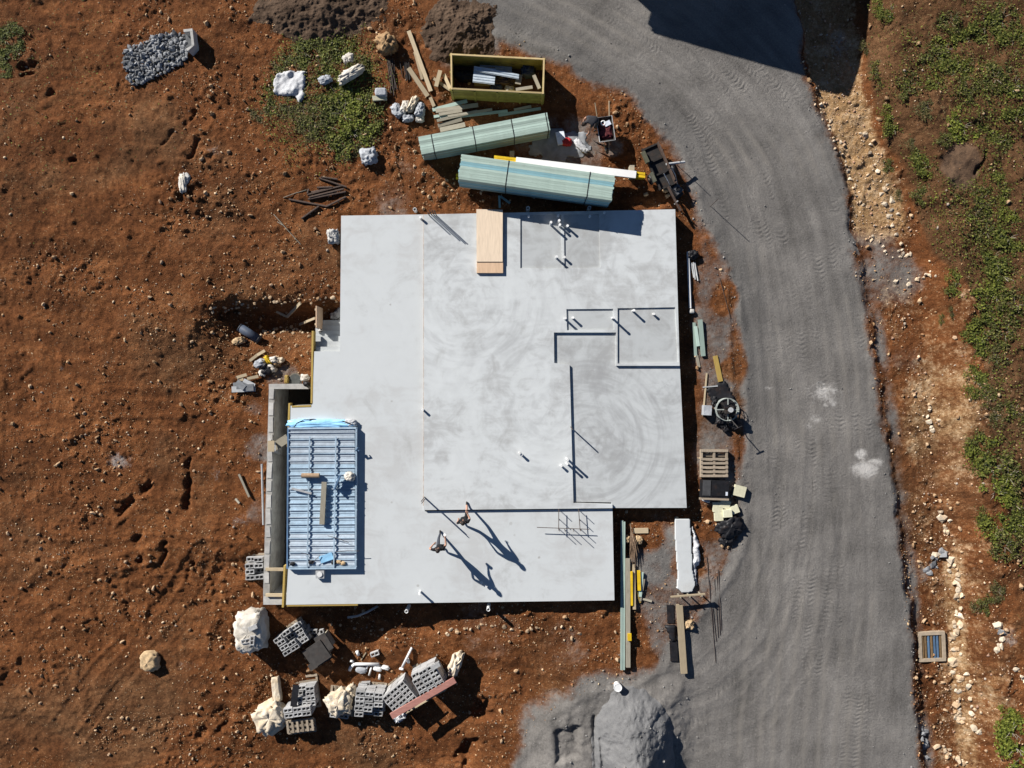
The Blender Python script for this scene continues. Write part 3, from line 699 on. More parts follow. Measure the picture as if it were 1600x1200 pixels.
for i in range(13):     # rough top lumps of the wall cap
    y = 615 + i * 24; x = 424.5 - (y - 608) * 0.026
    q = P(x, y, 0); o = MB().box((q.x, q.y, 0.012), (0.2, 0.45 + 0.1 * (i % 3), 0.03), Matrix.Rotation(0.03 * (i % 5 - 2), 3, 'Z')).build('cap_stone', M['concrete_old'], rw); o.location = -rw.location

def board(p0, p1, wd, th, mat, label, cat='board', group=None, name='timber_board', lift=0.0, z=None, rise=(0, 0)):
    """loose board between two photo points, lying on the ground (or at height z)"""
    a = G(*p0); b = G(*p1)
    if z is not None: a = P(*p0, z); b = P(*p1, z)
    else:
        hi = max(gz(a.x + (b.x-a.x)*k, a.y + (b.y-a.y)*k) - (a.z + (b.z-a.z)*k) for k in np.linspace(0, 1, 9))
        a.z += hi * 0.7 + lift + rise[0]; b.z += hi * 0.7 + lift + rise[1]
    c = (a + b) / 2; d = b - a; L = d.length
    rz = math.atan2(d.y, d.x); ry = -math.asin(max(-1, min(1, d.z / L)))
    o = obj(name, MB().box((0,0,th/2), (L, wd, th)).mesh(name), mat, None, c, (0, ry, rz))
    return tag(o, label, cat, group)

# yellow edge forms round the slab and props over the well
fg = 'yellow edge form boards'
def form(p0, p1, z, h, label, wd=0.06):
    a = P(*p0, z); b = P(*p1, z)
    o = MB().bar((0,0,0), b - a, wd, h).build('form_board', M['timber_yellow']); o.location = (a.x, a.y, z - h/2 + 0.012)
    return tag(o, label, 'form board', fg)
form((488.6,517),(486.8,630), ZL, 0.35, 'yellow form board along the slab edge below the steps', 0.08)
form((486,634.3),(456,635.3), ZL, 0.30, 'short yellow form board across the corner above the light well', 0.08)
form((452.2,630),(449.6,698), ZL, 0.30, 'upright yellow form board beside the blue steel stack', 0.08)
form((444.6,884),(441.8,949), ZL, 0.30, 'yellow form board at the lower end of the light well', 0.08)
form((448,946.6),(559,945.2), ZL, 0.20, 'yellow form board along the bottom left slab edge', 0.05)
for (ya, lab) in ((889, 'upper pale timber prop across the light well'), (929, 'lower pale timber prop across the light well')):
    a = P(416, ya, 0.0); b = P(443.5, ya, 0.0); a.z = b.z = 0.055
    tag(MB().bar(a, b, 0.13, 0.07).build('timber_prop', M['timber_pale']), lab, 'prop', 'props over the light well')
# ladder standing in the well
def ladder():
    top = P(424, 697, 0.95); foot = Vector((P(444, 700, PZ).x, top.y - 0.45, PZ + 0.03))
    t = thing('step_ladder', 'aluminium step ladder standing in the light well beside the steel stack', 'ladder', (foot.x, foot.y, foot.z))
    tl = top - foot
    for s in (-1, 1):
        MB().bar((0, s*0.26, 0), (tl.x, tl.y + s*0.17, tl.z), 0.03, 0.08).build('rail', M['alu'], t)
        MB().bar((-0.62, s*0.26 + .5, 0), (tl.x - 0.06, tl.y + s*0.16, tl.z - .03), 0.03, 0.05).build('rear_leg', M['alu'], t)
    for i in range(9):
        k = 0.08 + i * 0.10; c = tl * k; hw = 0.26 - 0.09 * k
        MB().box((c.x, c.y, c.z), (0.11, 2*hw, 0.03)).build('rung', M['alu'], t)
    MB().box((tl.x, tl.y, tl.z + .03), (0.28, 0.46, 0.035)).build('top_cap', M['timber_pale'], t)
ladder()
a = P(427, 699, 0.06); b = P(450, 684, 0.56)
tag(MB().bar(a, b, 0.36, 0.04).build('scaffold_plank', M['timber_grey']), 'short grey plank bridging from the retaining wall to the slab', 'plank')
tag(MB().tube([P(409,725,-.13), P(410,760,-.13), P(411.5,820,-.13)], 0.045, 8).build('steel_post', M['grey_pvc']), 'long grey pipe lying against the outside of the retaining wall', 'pipe').location.z = 0.0

# ------------------------------------------------------------------ steel deck stack on the slab
def steel_stack():
    z0 = ZL; top = ZL + 0.22
    c = P(503, 775, z0)
    t = thing('steel_frame_stack', 'stack of blue grey steel decking sheets and rails on the slab', 'steel stack', c)
    def L(p): return Vector(p) - c
    xl, xr_ = 450.5, 556.5
    # ribbed sheets, four lengths along the stack
    for (ya, yb, mat) in ((668, 724, 'galv'), (724.4, 780, 'steel_blue'), (780.4, 834, 'steel_blue'), (834.4, 888, 'galv')):
        m = MB(); p0 = P(xl+2, yb, top-.1); p1 = P(xr_-2, ya, top-.1); n = int((p1.y-p0.y)/0.145); st = (p1.y-p0.y)/n
        for i in range(n):
            y = p0.y + i*st; zt = top - 0.048
            m.box(((p0.x+p1.x)/2-c.x, y+st*.25-c.y, (zt+z0)/2-c.z+.003), (p1.x-p0.x, st*.5, zt-z0+.006))
            m.box(((p0.x+p1.x)/2-c.x, y+st*.75-c.y, (zt+z0)/2-c.z-.005), (p1.x-p0.x-.01, st*.5, zt-z0-.010))
        m.build('deck_sheet', M[mat], t)
    for i in range(20):
        y = 676 + i * 11.05; a = P(xl + (i % 3) * .6, y, top); b = P(xr_ + random.uniform(-1.2, 1.6), y - 0.8, top)
        m = MB(); m.bar(L(a) + Vector((0,0,-.018)), L(b) + Vector((0,0,-.018)), 0.035, 0.036); m.build('rail', M['steel_blue' if i % 4 else 'galv'], t)
    for (xa, xb) in ((484, 480), (525, 521.5)):
        a = P(xa, 682, top+.035); b = P(xb, 886, top+.035)
        MB().bar(L(a), L(b), 0.05, 0.04).build('cross_bar', M['steel_blue'], t)
    for (xa, xb, mat) in ((450, 448.5, 'steel_dark'), (556.5, 555.5, 'steel_blue')):
        a = P(xa, 668, top); b = P(xb, 889, top)
        MB().bar(L(a) + Vector((0,0,-.11)), L(b) + Vector((0,0,-.11)), 0.07, 0.21).build('side_bar', M[mat], t)
    for yv in (669.5, 888.5):
        a = P(xl, yv, top); b = P(xr_, yv - .8, top)
        MB().bar(L(a) + Vector((0,0,-.09)), L(b) + Vector((0,0,-.09)), 0.07, 0.20).build('end_bar', M['steel_blue'], t)
    return top
TOPS = steel_stack()

def blob(name, c, size, mat, label, cat, group=None, rz=0.0, crumple=0.25, seed=1, sq=0.6, flat=0.25, n=40, m=22, fold=2.6):
    """crumpled sack or lump: squarish superellipsoid with folds, flat underside"""
    th = np.linspace(0, 2*np.pi, n, endpoint=False); ph = np.linspace(-np.pi/2, np.pi/2, m)
    T, Fi = np.meshgrid(th, ph)
    def sp(v, e): return np.sign(v) * np.abs(v) ** e
    x = sp(np.cos(Fi), sq) * sp(np.cos(T), sq); y = sp(np.cos(Fi), sq) * sp(np.sin(T), sq); z = sp(np.sin(Fi), sq)
    f = fbm(x * 1.7 + z * 1.1 + seed * 3.1, y * 1.7 - z * .9 + seed * 1.7, 1.0/fold*1.6, seed, 4, 0.6)
    g = 1 - 1.6 * np.abs(fbm(x * 1.8 - z + seed, y * 1.8 + z * 1.3, 0.8, seed + 5, 3)) ** .7
    k = 1 + crumple * f + crumple * 0.75 * (g - 0.6)
    x = x * k; y = y * k; z = z * (1 + crumple * f * 0.9 + crumple * .8 * (g - .6))
    z = np.maximum(z, -1 + flat); z = z - z.min()
    z = z / z.max()
    V = np.stack([x * size[0] / 2, y * size[1] / 2, z * size[2]], -1).reshape(-1, 3)
    F = [(r*n+i, r*n+(i+1) % n, (r+1)*n+(i+1) % n, (r+1)*n+i) for r in range(m-1) for i in range(n)]
    me = np_mesh(name, V, F)
    if name not in ('rock', 'bank_rock', 'boulder', 'concrete_rubble', 'white_rubble'): smooth(me)
    return tag(obj(name, me, mat, None, c, (0, 0, rz)), label, cat, group)
def sheet(name, poly, mat, label, cat, th=0.02, amp=0.06, z=None, res=0.09, seed=3, group=None, edge=0.0, ctr=None, lift=0.012):
    """crumpled sheet following the ground inside a pixel polygon, with thickness"""
    pp = [G(*q) if z is None else P(*q, z) for q in poly]
    x0, x1 = min(p.x for p in pp), max(p.x for p in pp); y0, y1 = min(p.y for p in pp), max(p.y for p in pp)
    nx, ny = max(3, int((x1-x0)/res)+1), max(3, int((y1-y0)/res)+1)
    gx, gy = np.meshgrid(np.linspace(x0, x1, nx), np.linspace(y0, y1, ny))
    sd = poly_sd(gx + fbm(gx, gy, .3, seed+9) * edge, gy + fbm(gx, gy, .3, seed+8) * edge, [(p.x, p.y) for p in pp])
    ins = sd > 0
    base = np.array([[gz(x, y) for x in r] for r in gx]) if False else np.vectorize(gz)(gx, gy)
    if z is not None: base = np.full(gx.shape, z)
    rel = np.maximum(0, 1 - np.abs(fbm(gx, gy, 0.9, seed, 4, .55)) * 2.2) * amp + (fbm(gx, gy, .8, seed + 3, 2) * .5 + .5) * amp
    zt = base + lift + th + rel * np.clip(sd / 0.1, 0, 1)
    cx, cy = (x0+x1)/2, (y0+y1)/2; cz = float(base[ins].min())
    V = []; F = []; idx = {}
    def vid(j, i, top):
        k = (j, i, top)
        if k not in idx:
            idx[k] = len(V); V.append((gx[j, i]-cx, gy[j, i]-cy, (zt[j, i] if top else min(base[j, i] - 0.01, zt[j, i] - th) if z is None else zt[j, i] - th) - cz))
        return idx[k]
    cell = ins[:-1, :-1] & ins[1:, :-1] & ins[:-1, 1:] & ins[1:, 1:]
    for j in range(ny-1):
        for i in range(nx-1):
            if not cell[j, i]: continue
            F.append((vid(j,i,1), vid(j,i+1,1), vid(j+1,i+1,1), vid(j+1,i,1)))
            F.append((vid(j+1,i,0), vid(j+1,i+1,0), vid(j,i+1,0), vid(j,i,0)))
            for (dj, di, e0, e1) in ((-1,0,(0,0),(0,1)), (0,1,(0,1),(1,1)), (1,0,(1,1),(1,0)), (0,-1,(1,0),(0,0))):
                jj, ii = j+dj, i+di
                if not (0 <= jj < ny-1 and 0 <= ii < nx-1 and cell[jj, ii]):
                    F.append((vid(j+e0[0],i+e0[1],0), vid(j+e1[0],i+e1[1],0), vid(j+e1[0],i+e1[1],1), vid(j+e0[0],i+e0[1],1)))
    me = bpy.data.meshes.new(name); me.from_pydata(V, [], F); me.update(); smooth(me)
    return tag(obj(name, me, mat, None, (cx, cy, cz)), label, cat, group)

# things lying on the steel stack
zs = TOPS + 0.03
c = P(504, 662, ZL)
blob('plastic_roll', (P(502,662,ZL).x, P(502,662,ZL).y, ZL), (2.9, 0.42, 0.26), M['sheet_blue'], 'bright blue plastic film bundled at the upper end of the steel stack', 'plastic film', None, 0.0, 0.22, 4, 0.7)
blob('plastic_scrap', (P(548,661,ZL).x, P(548,661,ZL).y, ZL), (0.55, 0.34, 0.2), M['sheet_white'], 'crumpled white plastic at the right end of the blue film', 'plastic film', None, 0, 0.3, 9)
hp = [(459,668),(464,661),(475,656),(490,655),(505,657),(522,658),(536,658),(548,662)]
tag(MB().tube([P(x, y, ZL + .20 + .05*math.sin(i)) for i, (x, y) in enumerate(hp)], 0.018, 6).build('black_hose', M['black']), 'thin black hose looped over the blue plastic film', 'hose')
tag(MB().tube([P(471.5,743,zs+.09), P(499,743,zs+.09)], 0.10, 14).build('cardboard_tube', M['cardboard']), 'brown cardboard tube lying across the steel stack', 'tube')
board((507,753),(503.5,819), 0.21, 0.07, M['timber_grey'], 'weathered plank lying lengthwise on the steel stack', z=TOPS+.065)
blob('white_bag', (*P(547,744,TOPS).xy, TOPS), (0.42, 0.38, 0.2), M['bag_white'], 'small white bag at the right edge of the steel stack', 'bag', None, 0, 0.35, 12)
board((456,763),(487,771), 0.08, 0.04, M['alu'], 'thin pale bent strip on the left half of the steel stack', 'strip', name='metal_strip', z=TOPS+.065)
board((524,764),(533,742), 0.05, 0.25, M['steel_dark'], 'dark steel offcut standing beside the plank on the steel stack', 'steel offcut', name='steel_offcut', z=TOPS+.065)
board((500,875),(520,868), 0.30, 0.02, M['sheet_blue'], 'pale blue sheet scrap at the lower end of the steel stack', 'sheet scrap', name='sheet_scrap', z=TOPS+.004)
for i, (a_, b_) in enumerate((((512,837),(545,848)), ((488,881),(500,868)), ((470,864),(482,867)), ((525,862),(562,861)))):
    tag(MB().tube([P(*a_, zs+.05), P((a_[0]+b_[0])/2, (a_[1]+b_[1])/2-1, zs+.08), P(*b_, zs+.05)], 0.012, 5).build('tie_wire', M['rebar']), 'thin bent tie wire lying on the lower half of the steel stack', 'wire', 'tie wires on the steel stack')
for i, (x, y) in enumerate(((457,881),(486,878),(522,879),(530,878),(536,880))):
    blob('debris_lump', (*P(x, y, TOPS-.02).xy, TOPS-.05), (0.22,0.16,0.1), M['boulder_tan' if i > 2 else 'black'], 'small lump of debris at the bottom end of the steel stack', 'debris', 'debris on the steel stack', 0, .3, 20+i, n=12, m=8)
# instrument box and bracket on the slab
tb = thing('floor_box', 'small grey square box with a round lid on the slab below the steel stack', 'box', P(501.5,895.5,ZL))
MB().box((0,0,.09), (0.36,0.36,0.18)).build('box_body', M['grey_pvc'], tb)
MB().tube([(0,0,.18),(0,0,.22)], 0.11, 16).build('lid', M['white_pvc'], tb)
br = [P(561,706,ZL+.35), P(573,697,ZL+.5), P(576,703,ZL+.25)]
tag(MB().tube([P(559,706,ZL+.15), P(562,704,ZL+.22)], 0.05, 6).build('pipe_stub', M['steel_dark']), 'dark steel stub projecting from the right side of the steel stack', 'pipe')
def bracket():
    t = thing('rebar_hook', 'bent thin steel hook standing on the slab right of the steel stack', 'hook', P(558.5,703,ZL))
    c = P(558.5,703,ZL)
    MB().tube([(0,0,0),(0,0,.3),(.10,.14,.36),(.17,.08,.26)], 0.03, 6).build('rod', M['steel_dark'], t)
bracket()

# ------------------------------------------------------------------ pipes and bars standing in the slab
TAN = math.tan(R(SUN_EL))
def riser(px, py, z, shadow_px, label, group, r=0.047, name='pipe_riser', cat='pipe', mat='white_pvc'):
    h = max(0.06, shadow_px / PPM * 0.983 * TAN)
    c = P(px, py, z)
    t = thing(name, label, cat, c, 0, group)
    MB().tube([(0,0,-.02),(0,0,h)], r, 14).build('pipe_wall', M[mat], t)
    MB().tube([(0,0,h-.04),(0,0,h+.012)], r*1.16, 14).build('cap', M[mat], t)
    return t
g = 'white pipe risers in the slab'
lab_n = 'short white pipe riser standing in the shaded top recesses'
for (x, y, s, z) in ((826,339,10,ZA),(872,338,12,ZA),(873,347,22,ZA),(874,353.5,22,ZA),(886,355,21,ZA),(921,339,12,ZA),(944,333,8,ZM)):
    riser(x, y, z, s, lab_n, g)
riser(860,351,ZA,33,'taller white pipe riser left of the cluster in the top recesses', g)
riser(869,403,ZA,25,'left white pipe riser of the pair at the recess divider', g); riser(881.5,403,ZA,14,'right shorter white pipe riser of the pair at the recess divider', g)
riser(882.5,498,ZM,20,'white pipe riser on the left rim of the small middle recess', g); riser(894.5,497,ZB,18,'white pipe riser inside the small middle recess', g)
riser(956.5,497.5,ZB,36,'tall white pipe riser on the wall between the two middle recesses', g)
riser(988.5,486,ZB,24,'left white pipe riser in the large right recess', g); riser(1020.5,491,ZB,11,'short right white pipe riser in the large right recess', g)
riser(661.5,640,ZL,21,'white pipe riser on the slab joint near the middle', g)
riser(876.5,727.5,ZM,13,'shortest white pipe of the three beside the long step', g)
riser(885,723.5,ZM,26,'lower white pipe riser of the two at the long step edge', g); riser(885.5,716.5,ZM,36,'upper tall white pipe riser at the long step edge', g)
riser(811.5,707.5,ZM,17,'left white pipe riser of the lone pair in mid slab', g); riser(814.5,710,ZM,14,'right white pipe riser of the lone pair in mid slab', g)
riser(658,342,ZL,20,'white pipe riser at the top left joint', g)
riser(657,924,ZL,26,'white pipe riser near the bottom edge left of the people', g)
riser(752.5,910,ZL,7,'left white pipe stub within the shadow of the walking person', g); riser(760,915,ZL,7,'right white pipe stub within the shadow of the walking person', g)
for (x, y, h, l) in ((763,952.5,.75,'tall open white pipe standing in soil below the slab'), (635,955.5,.8,'white pipe standing in the dark shadow below the slab'), (648,327,.35,'white pipe stub in the soil above the slab top left'),
                     (825,325,.55,'left white pipe standing in shade between timber and slab'), (921,324.5,.55,'right white pipe standing in shade between timber and slab')):
    q = G(x, y, h); t = thing('pipe_riser', l, 'pipe', q, 0, 'pipes standing in soil by the slab')
    MB().tube([(0,0,-.1),(0,0,h)], .075, 14, cap=False).tube([(0,0,-.1),(0,0,h-.002)], .06, 14, cap=False).build('pipe_wall', M['white_pvc'], t)
    MB().ringtube((0,0,h), .068, .012, 16, 6).build('collar', M['white_pvc'], t)
def rod(px, py, z, shadow_px, label, group, r=0.012, lean=(0,0)):
    h = shadow_px / PPM * 0.983 * TAN
    c = P(px, py, z)
    o = MB().tube([(0,0,-.02),(lean[0]*.5, lean[1]*.5, h*.5),(lean[0], lean[1], h)], r, 6).build('starter_bar', M['rebar']); o.location = c
    return tag(o, label, 'rebar', group)
for i, (x, y, s) in enumerate(((671,337,44),(674.5,336,60),(678.5,336.5,66),(682,337,66))):
    rod(x, y, ZM, s, 'thin upright steel bar in the bundle at the top slab edge', 'bars at the top edge', 0.022)
for i, (x, y, s) in enumerate(((663.5,776.5,80),(664.5,779,84))): rod(x, y, ZM, s, 'tall thin steel bar of the pair at the slab joint above the people', 'bars at the joint', 0.018)
for i, (x, y, s) in enumerate(((891.5,667,52),(893,669.5,50))): rod(x, y, ZM, s, 'thin steel bar of the pair at the long step edge', 'bars at the long step', 0.018)
sb = [(873,796,28),(873,810.5,26),(873,826,37),(882,827,36),(895,826,45),(903.5,796,34),(905,811,30),(906,826,34)]
for (x, y, s) in sb: rod(x, y, ZL, s, 'thin upright steel starter bar of the grid near the lower slab corner', 'starter bars near the lower corner', 0.015)
zt = ZL + 0.26
for (a_, b_) in (((873,795),(873,829)), ((904,795),(906.5,829)), ((839,824),(921,827))):
    tag(MB().tube([P(*a_, zt), P(*b_, zt)], 0.015, 6).build('tie_bar', M['rebar']), 'level steel bar tied to the starter bars near the lower slab corner', 'rebar', 'tie bars near the lower corner')
for (a_, b_) in (((882,827),(878,826)), ((906,826),(914,825.5))):
    pass

# plywood sheets lying on the top edge
def plysheet(pts, z, th, mat, label):
    c = sum((P(*q, z) for q in pts), Vector()) / 4
    o = MB().prism([(P(*q, z) - c).xy for q in pts], 0, th).build('plywood_sheet', mat); o.location = (c.x, c.y, z)
    return tag(o, label, 'plywood', 'plywood sheets')
plysheet([(745,406),(786,406),(786,427),(745,427)], ZM+.002, .10, M['ply2'], 'darker plywood sheet end showing under the pale one')
plysheet([(744.5,327),(785.5,328),(785.3,409),(744.7,409)], ZM+.104, .03, M['ply'], 'pale plywood sheet lying across the top edge of the slab')

# ------------------------------------------------------------------ timber packs and yellow beams
def quad_frame(tl, tr, br, z):
    a = P(*tl, z); b = P(*tr, z); d = P(*br, z)
    u = (b - a); L = u.length; ang = math.atan2(u.y, u.x)
    return (a + d) / 2, L, ang
def timber_pack(label, tl, tr, br, nw, nl, bw, bh, zb, mats, straps, lens=0.05, pack_name='timber_pack', side_step=0.0, bearers=True):
    ztop = zb + 0.1 + nl * bh
    c, L, ang = quad_frame(tl, tr, br, ztop); c.z = zb
    t = thing(pack_name, label, 'timber pack', c, ang)
    shared = {}
    for k in range(nl):
        for i in range(nw):
            if 0 < i < nw - 1 and k < nl - 1 and k > 0: pass
            ln = L - random.random() * lens * L * (1 if random.random() < .4 else .15)
            key = (round(ln * 8) / 8, mats(i, k))
            if key not in shared:
                shared[key] = MB().box((0,0,0), (key[0], bw * .965, bh * .95)).mesh('board'); shared[key].materials.append(M[key[1]])
            o = bpy.data.objects.new('board', shared[key]); COL.objects.link(o); o.parent = t
            o.location = ((L - key[0]) / 2 * random.choice((-1, 1)) * .5 + random.uniform(-.01,.01), (i - (nw-1)/2) * bw - side_step * (nl-1-k), 0.1 + (k + .5) * bh + random.uniform(-.003,.003))
    W = nw * bw
    for s in straps:
        x = (s - .5) * L
        MB().box((x, -side_step*(nl-1)/2, 0.1 + nl*bh + .006), (0.035, W + .02, 0.006)).box((x, -W/2 - .012, 0.1 + nl*bh/2), (0.035, 0.006, nl*bh)).box((x, W/2 + .012, 0.1 + nl*bh/2), (0.035, 0.006, nl*bh)).build('strap', M['black'], t)
    if bearers:
        for s in (.15, .5, .85):
            MB().box(((s-.5)*L, 0, .02), (0.1, W, 0.155)).build('bearer', M['timber_grey'], t)
    return t
zg = G(760, 215).z
timber_pack('pack of pale green treated boards slanting up to the right, nearest the bin', (653.5,214),(855,176),(860,203), 8, 11, 0.094, 0.088, gmin(G(760,225).x, G(760,225).y, .5) - .02,
            lambda i, k: 'timber_green' if random.random() < .85 else 'timber_grey', (.10, .42, .72, .985), 0.03)
c2 = G(840, 285, .9)
zp2 = gmin(c2.x, c2.y, .6)
# yellow beams under the second pack
def ibeam(name, p0, p1, z, label, h=0.2):
    a = P(*p0, z + h); b = P(*p1, z + h); d = b - a; L = d.length
    t = thing(name, label, 'beam', ((a.x+b.x)/2, (a.y+b.y)/2, z), math.atan2(d.y, d.x), 'yellow beams under the timber')
    MB().box((0,0,h-.02), (L,.10,.04)).build('top_flange', M['yellow_paint'], t)
    MB().box((0,0,.02), (L,.10,.04)).build('bottom_flange', M['yellow_paint'], t)
    MB().box((0,0,h/2), (L,.035,h-.08)).build('web', M['yellow_paint'], t)
zy = zp2 + .02
for i in range(2):
    ibeam('yellow_beam', (712.5, 281+i*5-8), (760+i*30, 288+i*5-8), zy, ('upper' if i == 0 else 'lower') + ' yellow timber beam end sticking out left under the blue green pack', .22)
ym = ['yellow formwork beam furthest from the slab under the white plank', 'yellow formwork beam nearest the pack under the white plank']
for i in range(2):
    ibeam('yellow_beam', (772, 244.5+i*4.2), (1008, 271.5+i*4.6), zy + .45, ym[i], .30)
for x0, y0 in ((800,250),(985,272)):
    q = P(x0, y0, zy)
    tag(MB().box((q.x, q.y, zy + .11), (0.2, 0.5, 0.68)).build('bearer_block', M['timber_grey']), 'timber bearer block under the %s end of the yellow beams' % ('left' if x0 < 900 else 'right'), 'bearer')
timber_pack('pack of green boards with bright blue streaks lying along the slab top edge', (719,241),(961,275),(958,313), 11, 14, 0.094, (1.60 - zp2 - .34) / 14, zp2 + .24,
            lambda i, k: 'timber_blue' if i in (6, 7) or k < 11 and random.random() < .7 else 'timber_green', (.31, .835), 0.015)
for s_, nm in ((.12, 'left'), (.5, 'middle'), (.86, 'right')):
    q = P(717 + 242*s_, 262 + 34*s_, zp2 + .3)
    tag(MB().box((0,0,.16), (0.12, 1.0, 0.34), Matrix.Rotation(-0.14, 3, 'Z')).build('bearer_block', M['timber_grey']), nm + ' timber bearer under the blue green timber pack', 'bearer').location = (q.x, q.y, zp2 - .03)
zw = zy + .45 + .30
a = P(806, 250.5, zw+.1); b = P(994, 272.5, zw+.1); d = b - a
o = MB().box((0,0,.05), (d.length, .30, .08)).build('white_plank', plain('white_board', (0.74,0.73,0.71), .06, 3, .7)); o.location = ((a.x+b.x)/2, (a.y+b.y)/2, zw - .008); o.rotation_euler = (0,0,math.atan2(d.y, d.x))
tag(o, 'long white plank lying on top of the yellow beams', 'plank')
for (p0, p1, l) in (((780,306),(781,325),'short blue timber offcut below the blue green pack'), ((782,307),(797,318),'slanting blue timber offcut below the blue green pack')):
    board(p0, p1, .09, .05, M['timber_blue'], l, group='blue offcuts by the slab')

# ------------------------------------------------------------------ bin with steel sheets
def skip_bin():
    hgt = 1.15
    q = G(778, 122, .6); zb = gmin(q.x, q.y, 1.2) + .0
    zt = zb + hgt
    pts = [P(705,84.5,zt), P(850,92,zt), P(848.5,145,zt), P(705.5,138,zt)]
    c = sum(pts, Vector()) / 4; c.z = zb
    t = thing('skip_bin', 'open olive yellow timber bin holding scrap steel sheets', 'bin', c)
    for i in range(4):
        a = pts[i] - c; b = pts[(i+1) % 4] - c; d = (b - a).normalized(); a2 = a + d*.05; b2 = b - d*.05
        if i % 2: a2 = a - d*.0 ; b2 = b + d*.0
        a2.z = b2.z = 0
        npl = 4
        w_ = None
        for k in range(npl):      # wall of stacked planks
            z0 = k * (hgt-.06) / npl; z1 = (k+1) * (hgt-.06) / npl - .012
            o = MB().bar(Vector((a2.x, a2.y, (z0+z1)/2)), Vector((b2.x, b2.y, (z0+z1)/2)), .05, z1-z0).build('wall_plank', M['olive_paint'], t)
        n = 4 if i % 2 == 0 else 2
        for k in range(n + 1):
            p = a.lerp(b, k / n); p.z = hgt/2 - .03
            nrm = Vector((d.y, -d.x, 0)); 
            if nrm.dot(p) < 0: nrm = -nrm
            MB().box((p.x + nrm.x*.05, p.y + nrm.y*.05, p.z), (.08, .05, hgt-.08), Matrix.Rotation(math.atan2(d.y, d.x), 3, 'Z')).build('post', M['olive_paint'], t)
        MB().bar(Vector((a.x, a.y, hgt-.03)) - d*.04, Vector((b.x, b.y, hgt-.03)) + d*.04, .065, .05 + .004*(i % 2)).build('rim_rail', M['rim'], t)
    MB().prism([(p - c).xy * .985 for p in pts], 0.06, 0.12).build('floor', plain('bin_floor', (0.10,0.05,0.03), .4, 5, .9), t)
    return zb, c
zb_, cb_ = skip_bin()
def corr(name, pts, z, label, mat='galv', group=None, ribs=6):
    c = sum((P(*q, z) for q in pts), Vector()) / 4
    a, b, d_ = [P(*q, z) - c for q in (pts[0], pts[1], pts[3])]
    u = b - a; v = d_ - a; t = thing(name, label, 'steel sheet', (c.x, c.y, z), 0, group)
    m = MB()
    for i in range(ribs):
        p0 = a + v * (i / ribs); p1 = a + v * ((i + .7) / ribs)
        m.quadbox([p1, p1+u, p0+u, p0, p1+Vector((0,0,.03)), p1+u+Vector((0,0,.03)), p0+u+Vector((0,0,.03)), p0+Vector((0,0,.03))])
    m.build('rib', M[mat], t)
    MB().quadbox([d_, d_+u, b, a] + [p + Vector((0,0,.012)) for p in (d_, d_+u, b, a)]).build('pan', M[mat], t)
    return t
corr('steel_sheet', [(750,94.5),(800,99),(799,114),(749.5,110)], zb_+.30, 'ribbed blue steel sheet in the shaded back of the bin', 'galv', 'steel sheets in the bin', 5)
corr('steel_sheet', [(741,104),(775,108),(773,132),(738.5,128.5)], zb_+.66, 'short pale ribbed steel sheet at the left inside the bin', 'galv', 'steel sheets in the bin', 6)
corr('steel_sheet', [(741,103.5),(811,116.5),(810,122),(740.5,111)], zb_+.74, 'long narrow pale steel sheet lying on top in the bin', 'galv', 'steel sheets in the bin', 2)
tag(MB().box((0,0,.31), (.9,.6,.62)).build('scrap_crate', M['pallet']), 'timber crate under the steel sheets in the bin', 'crate').location = (*P(757,118,zb_+.5).xy, zb_+.03)
board((812,117),(809,132), .24, .05, M['timber_grey'], 'short wide timber offcut at the end of the steel sheet in the bin', z=zb_+.60)
board((806,140.5),(832,136.5), .13, .05, M['timber_grey'], 'slanting timber offcut at the front of the bin', z=zb_+.75)
board((834,118),(843,139), .14, .06, M['timber_grey'], 'timber offcut leaning at the right end of the bin', z=zb_+.7)
for i, (x, y, w_, h_, m_) in enumerate(((790,125,1.1,.5,'rust'),(826,112,.6,.5,'dark_blue'),(775,137,.5,.35,'dark_blue'),(728,118,.9,.35,'black'),(796,134,.4,.3,'bag_white'))):
    blob('scrap_heap', (*P(x,y,zb_+.3).xy, zb_+.12), (w_, .5, h_), M[m_], ['rusty scrap heap in the middle of the bin','dark blue scrap in the right back of the bin','dark blue rag at the front of the bin','dark scrap heap in the left of the bin','pale rag at the front of the bin'][i], 'scrap', 'scrap in the bin', 0, .4, 31+i)

# ------------------------------------------------------------------ loose boards and scrap at the top
gl = 'loose planks left of the bin'
board((639,50),(673.5,144), .17, .05, M['timber_pale'], 'longest pale plank pointing down right left of the bin', group=gl, lift=.05)
board((648,82),(660,125), .11, .05, M['timber_pale'], 'narrow pale plank beside the longest plank', group=gl)
board((638.5,107),(668.5,151), .19, .05, M['timber_pale'], 'wide pale plank crossing under the longest plank with a yellow end', group=gl, lift=.0)
board((672.5,153),(678.5,167), .14, .08, M['timber_pale'], 'short pale timber block at the foot of the long planks', group=gl)
board((688.5,113),(682,138), .17, .06, M['timber_pale'], 'pale board of the tripod beside the bin, leaning left', group=gl, lift=.12)
board((694,118),(704,141), .14, .05, M['timber_pale'], 'pale board of the tripod beside the bin, leaning right', group=gl, lift=.06)
board((678,124),(703.5,142), .12, .05, M['timber_pale'], 'lowest pale board crossing the tripod beside the bin', group=gl)
gs = 'grey green scrap boards between bin and timber'
sb_ = [((676,172.5),(730,158.5),.15),((681,174.5),(747,165),.17),((683,190),(746,175),.12),((688,186),(793,174),.11),((684.5,197.5),(722,187.5),.16),((688,204.5),(727,196),.2),((779,180.5),(845,170),.12),((803,172.5),(830,167),.1),((700,183),(769,172),.1),((678,183),(700,179),.12),((686,180),(722,174),.13)]
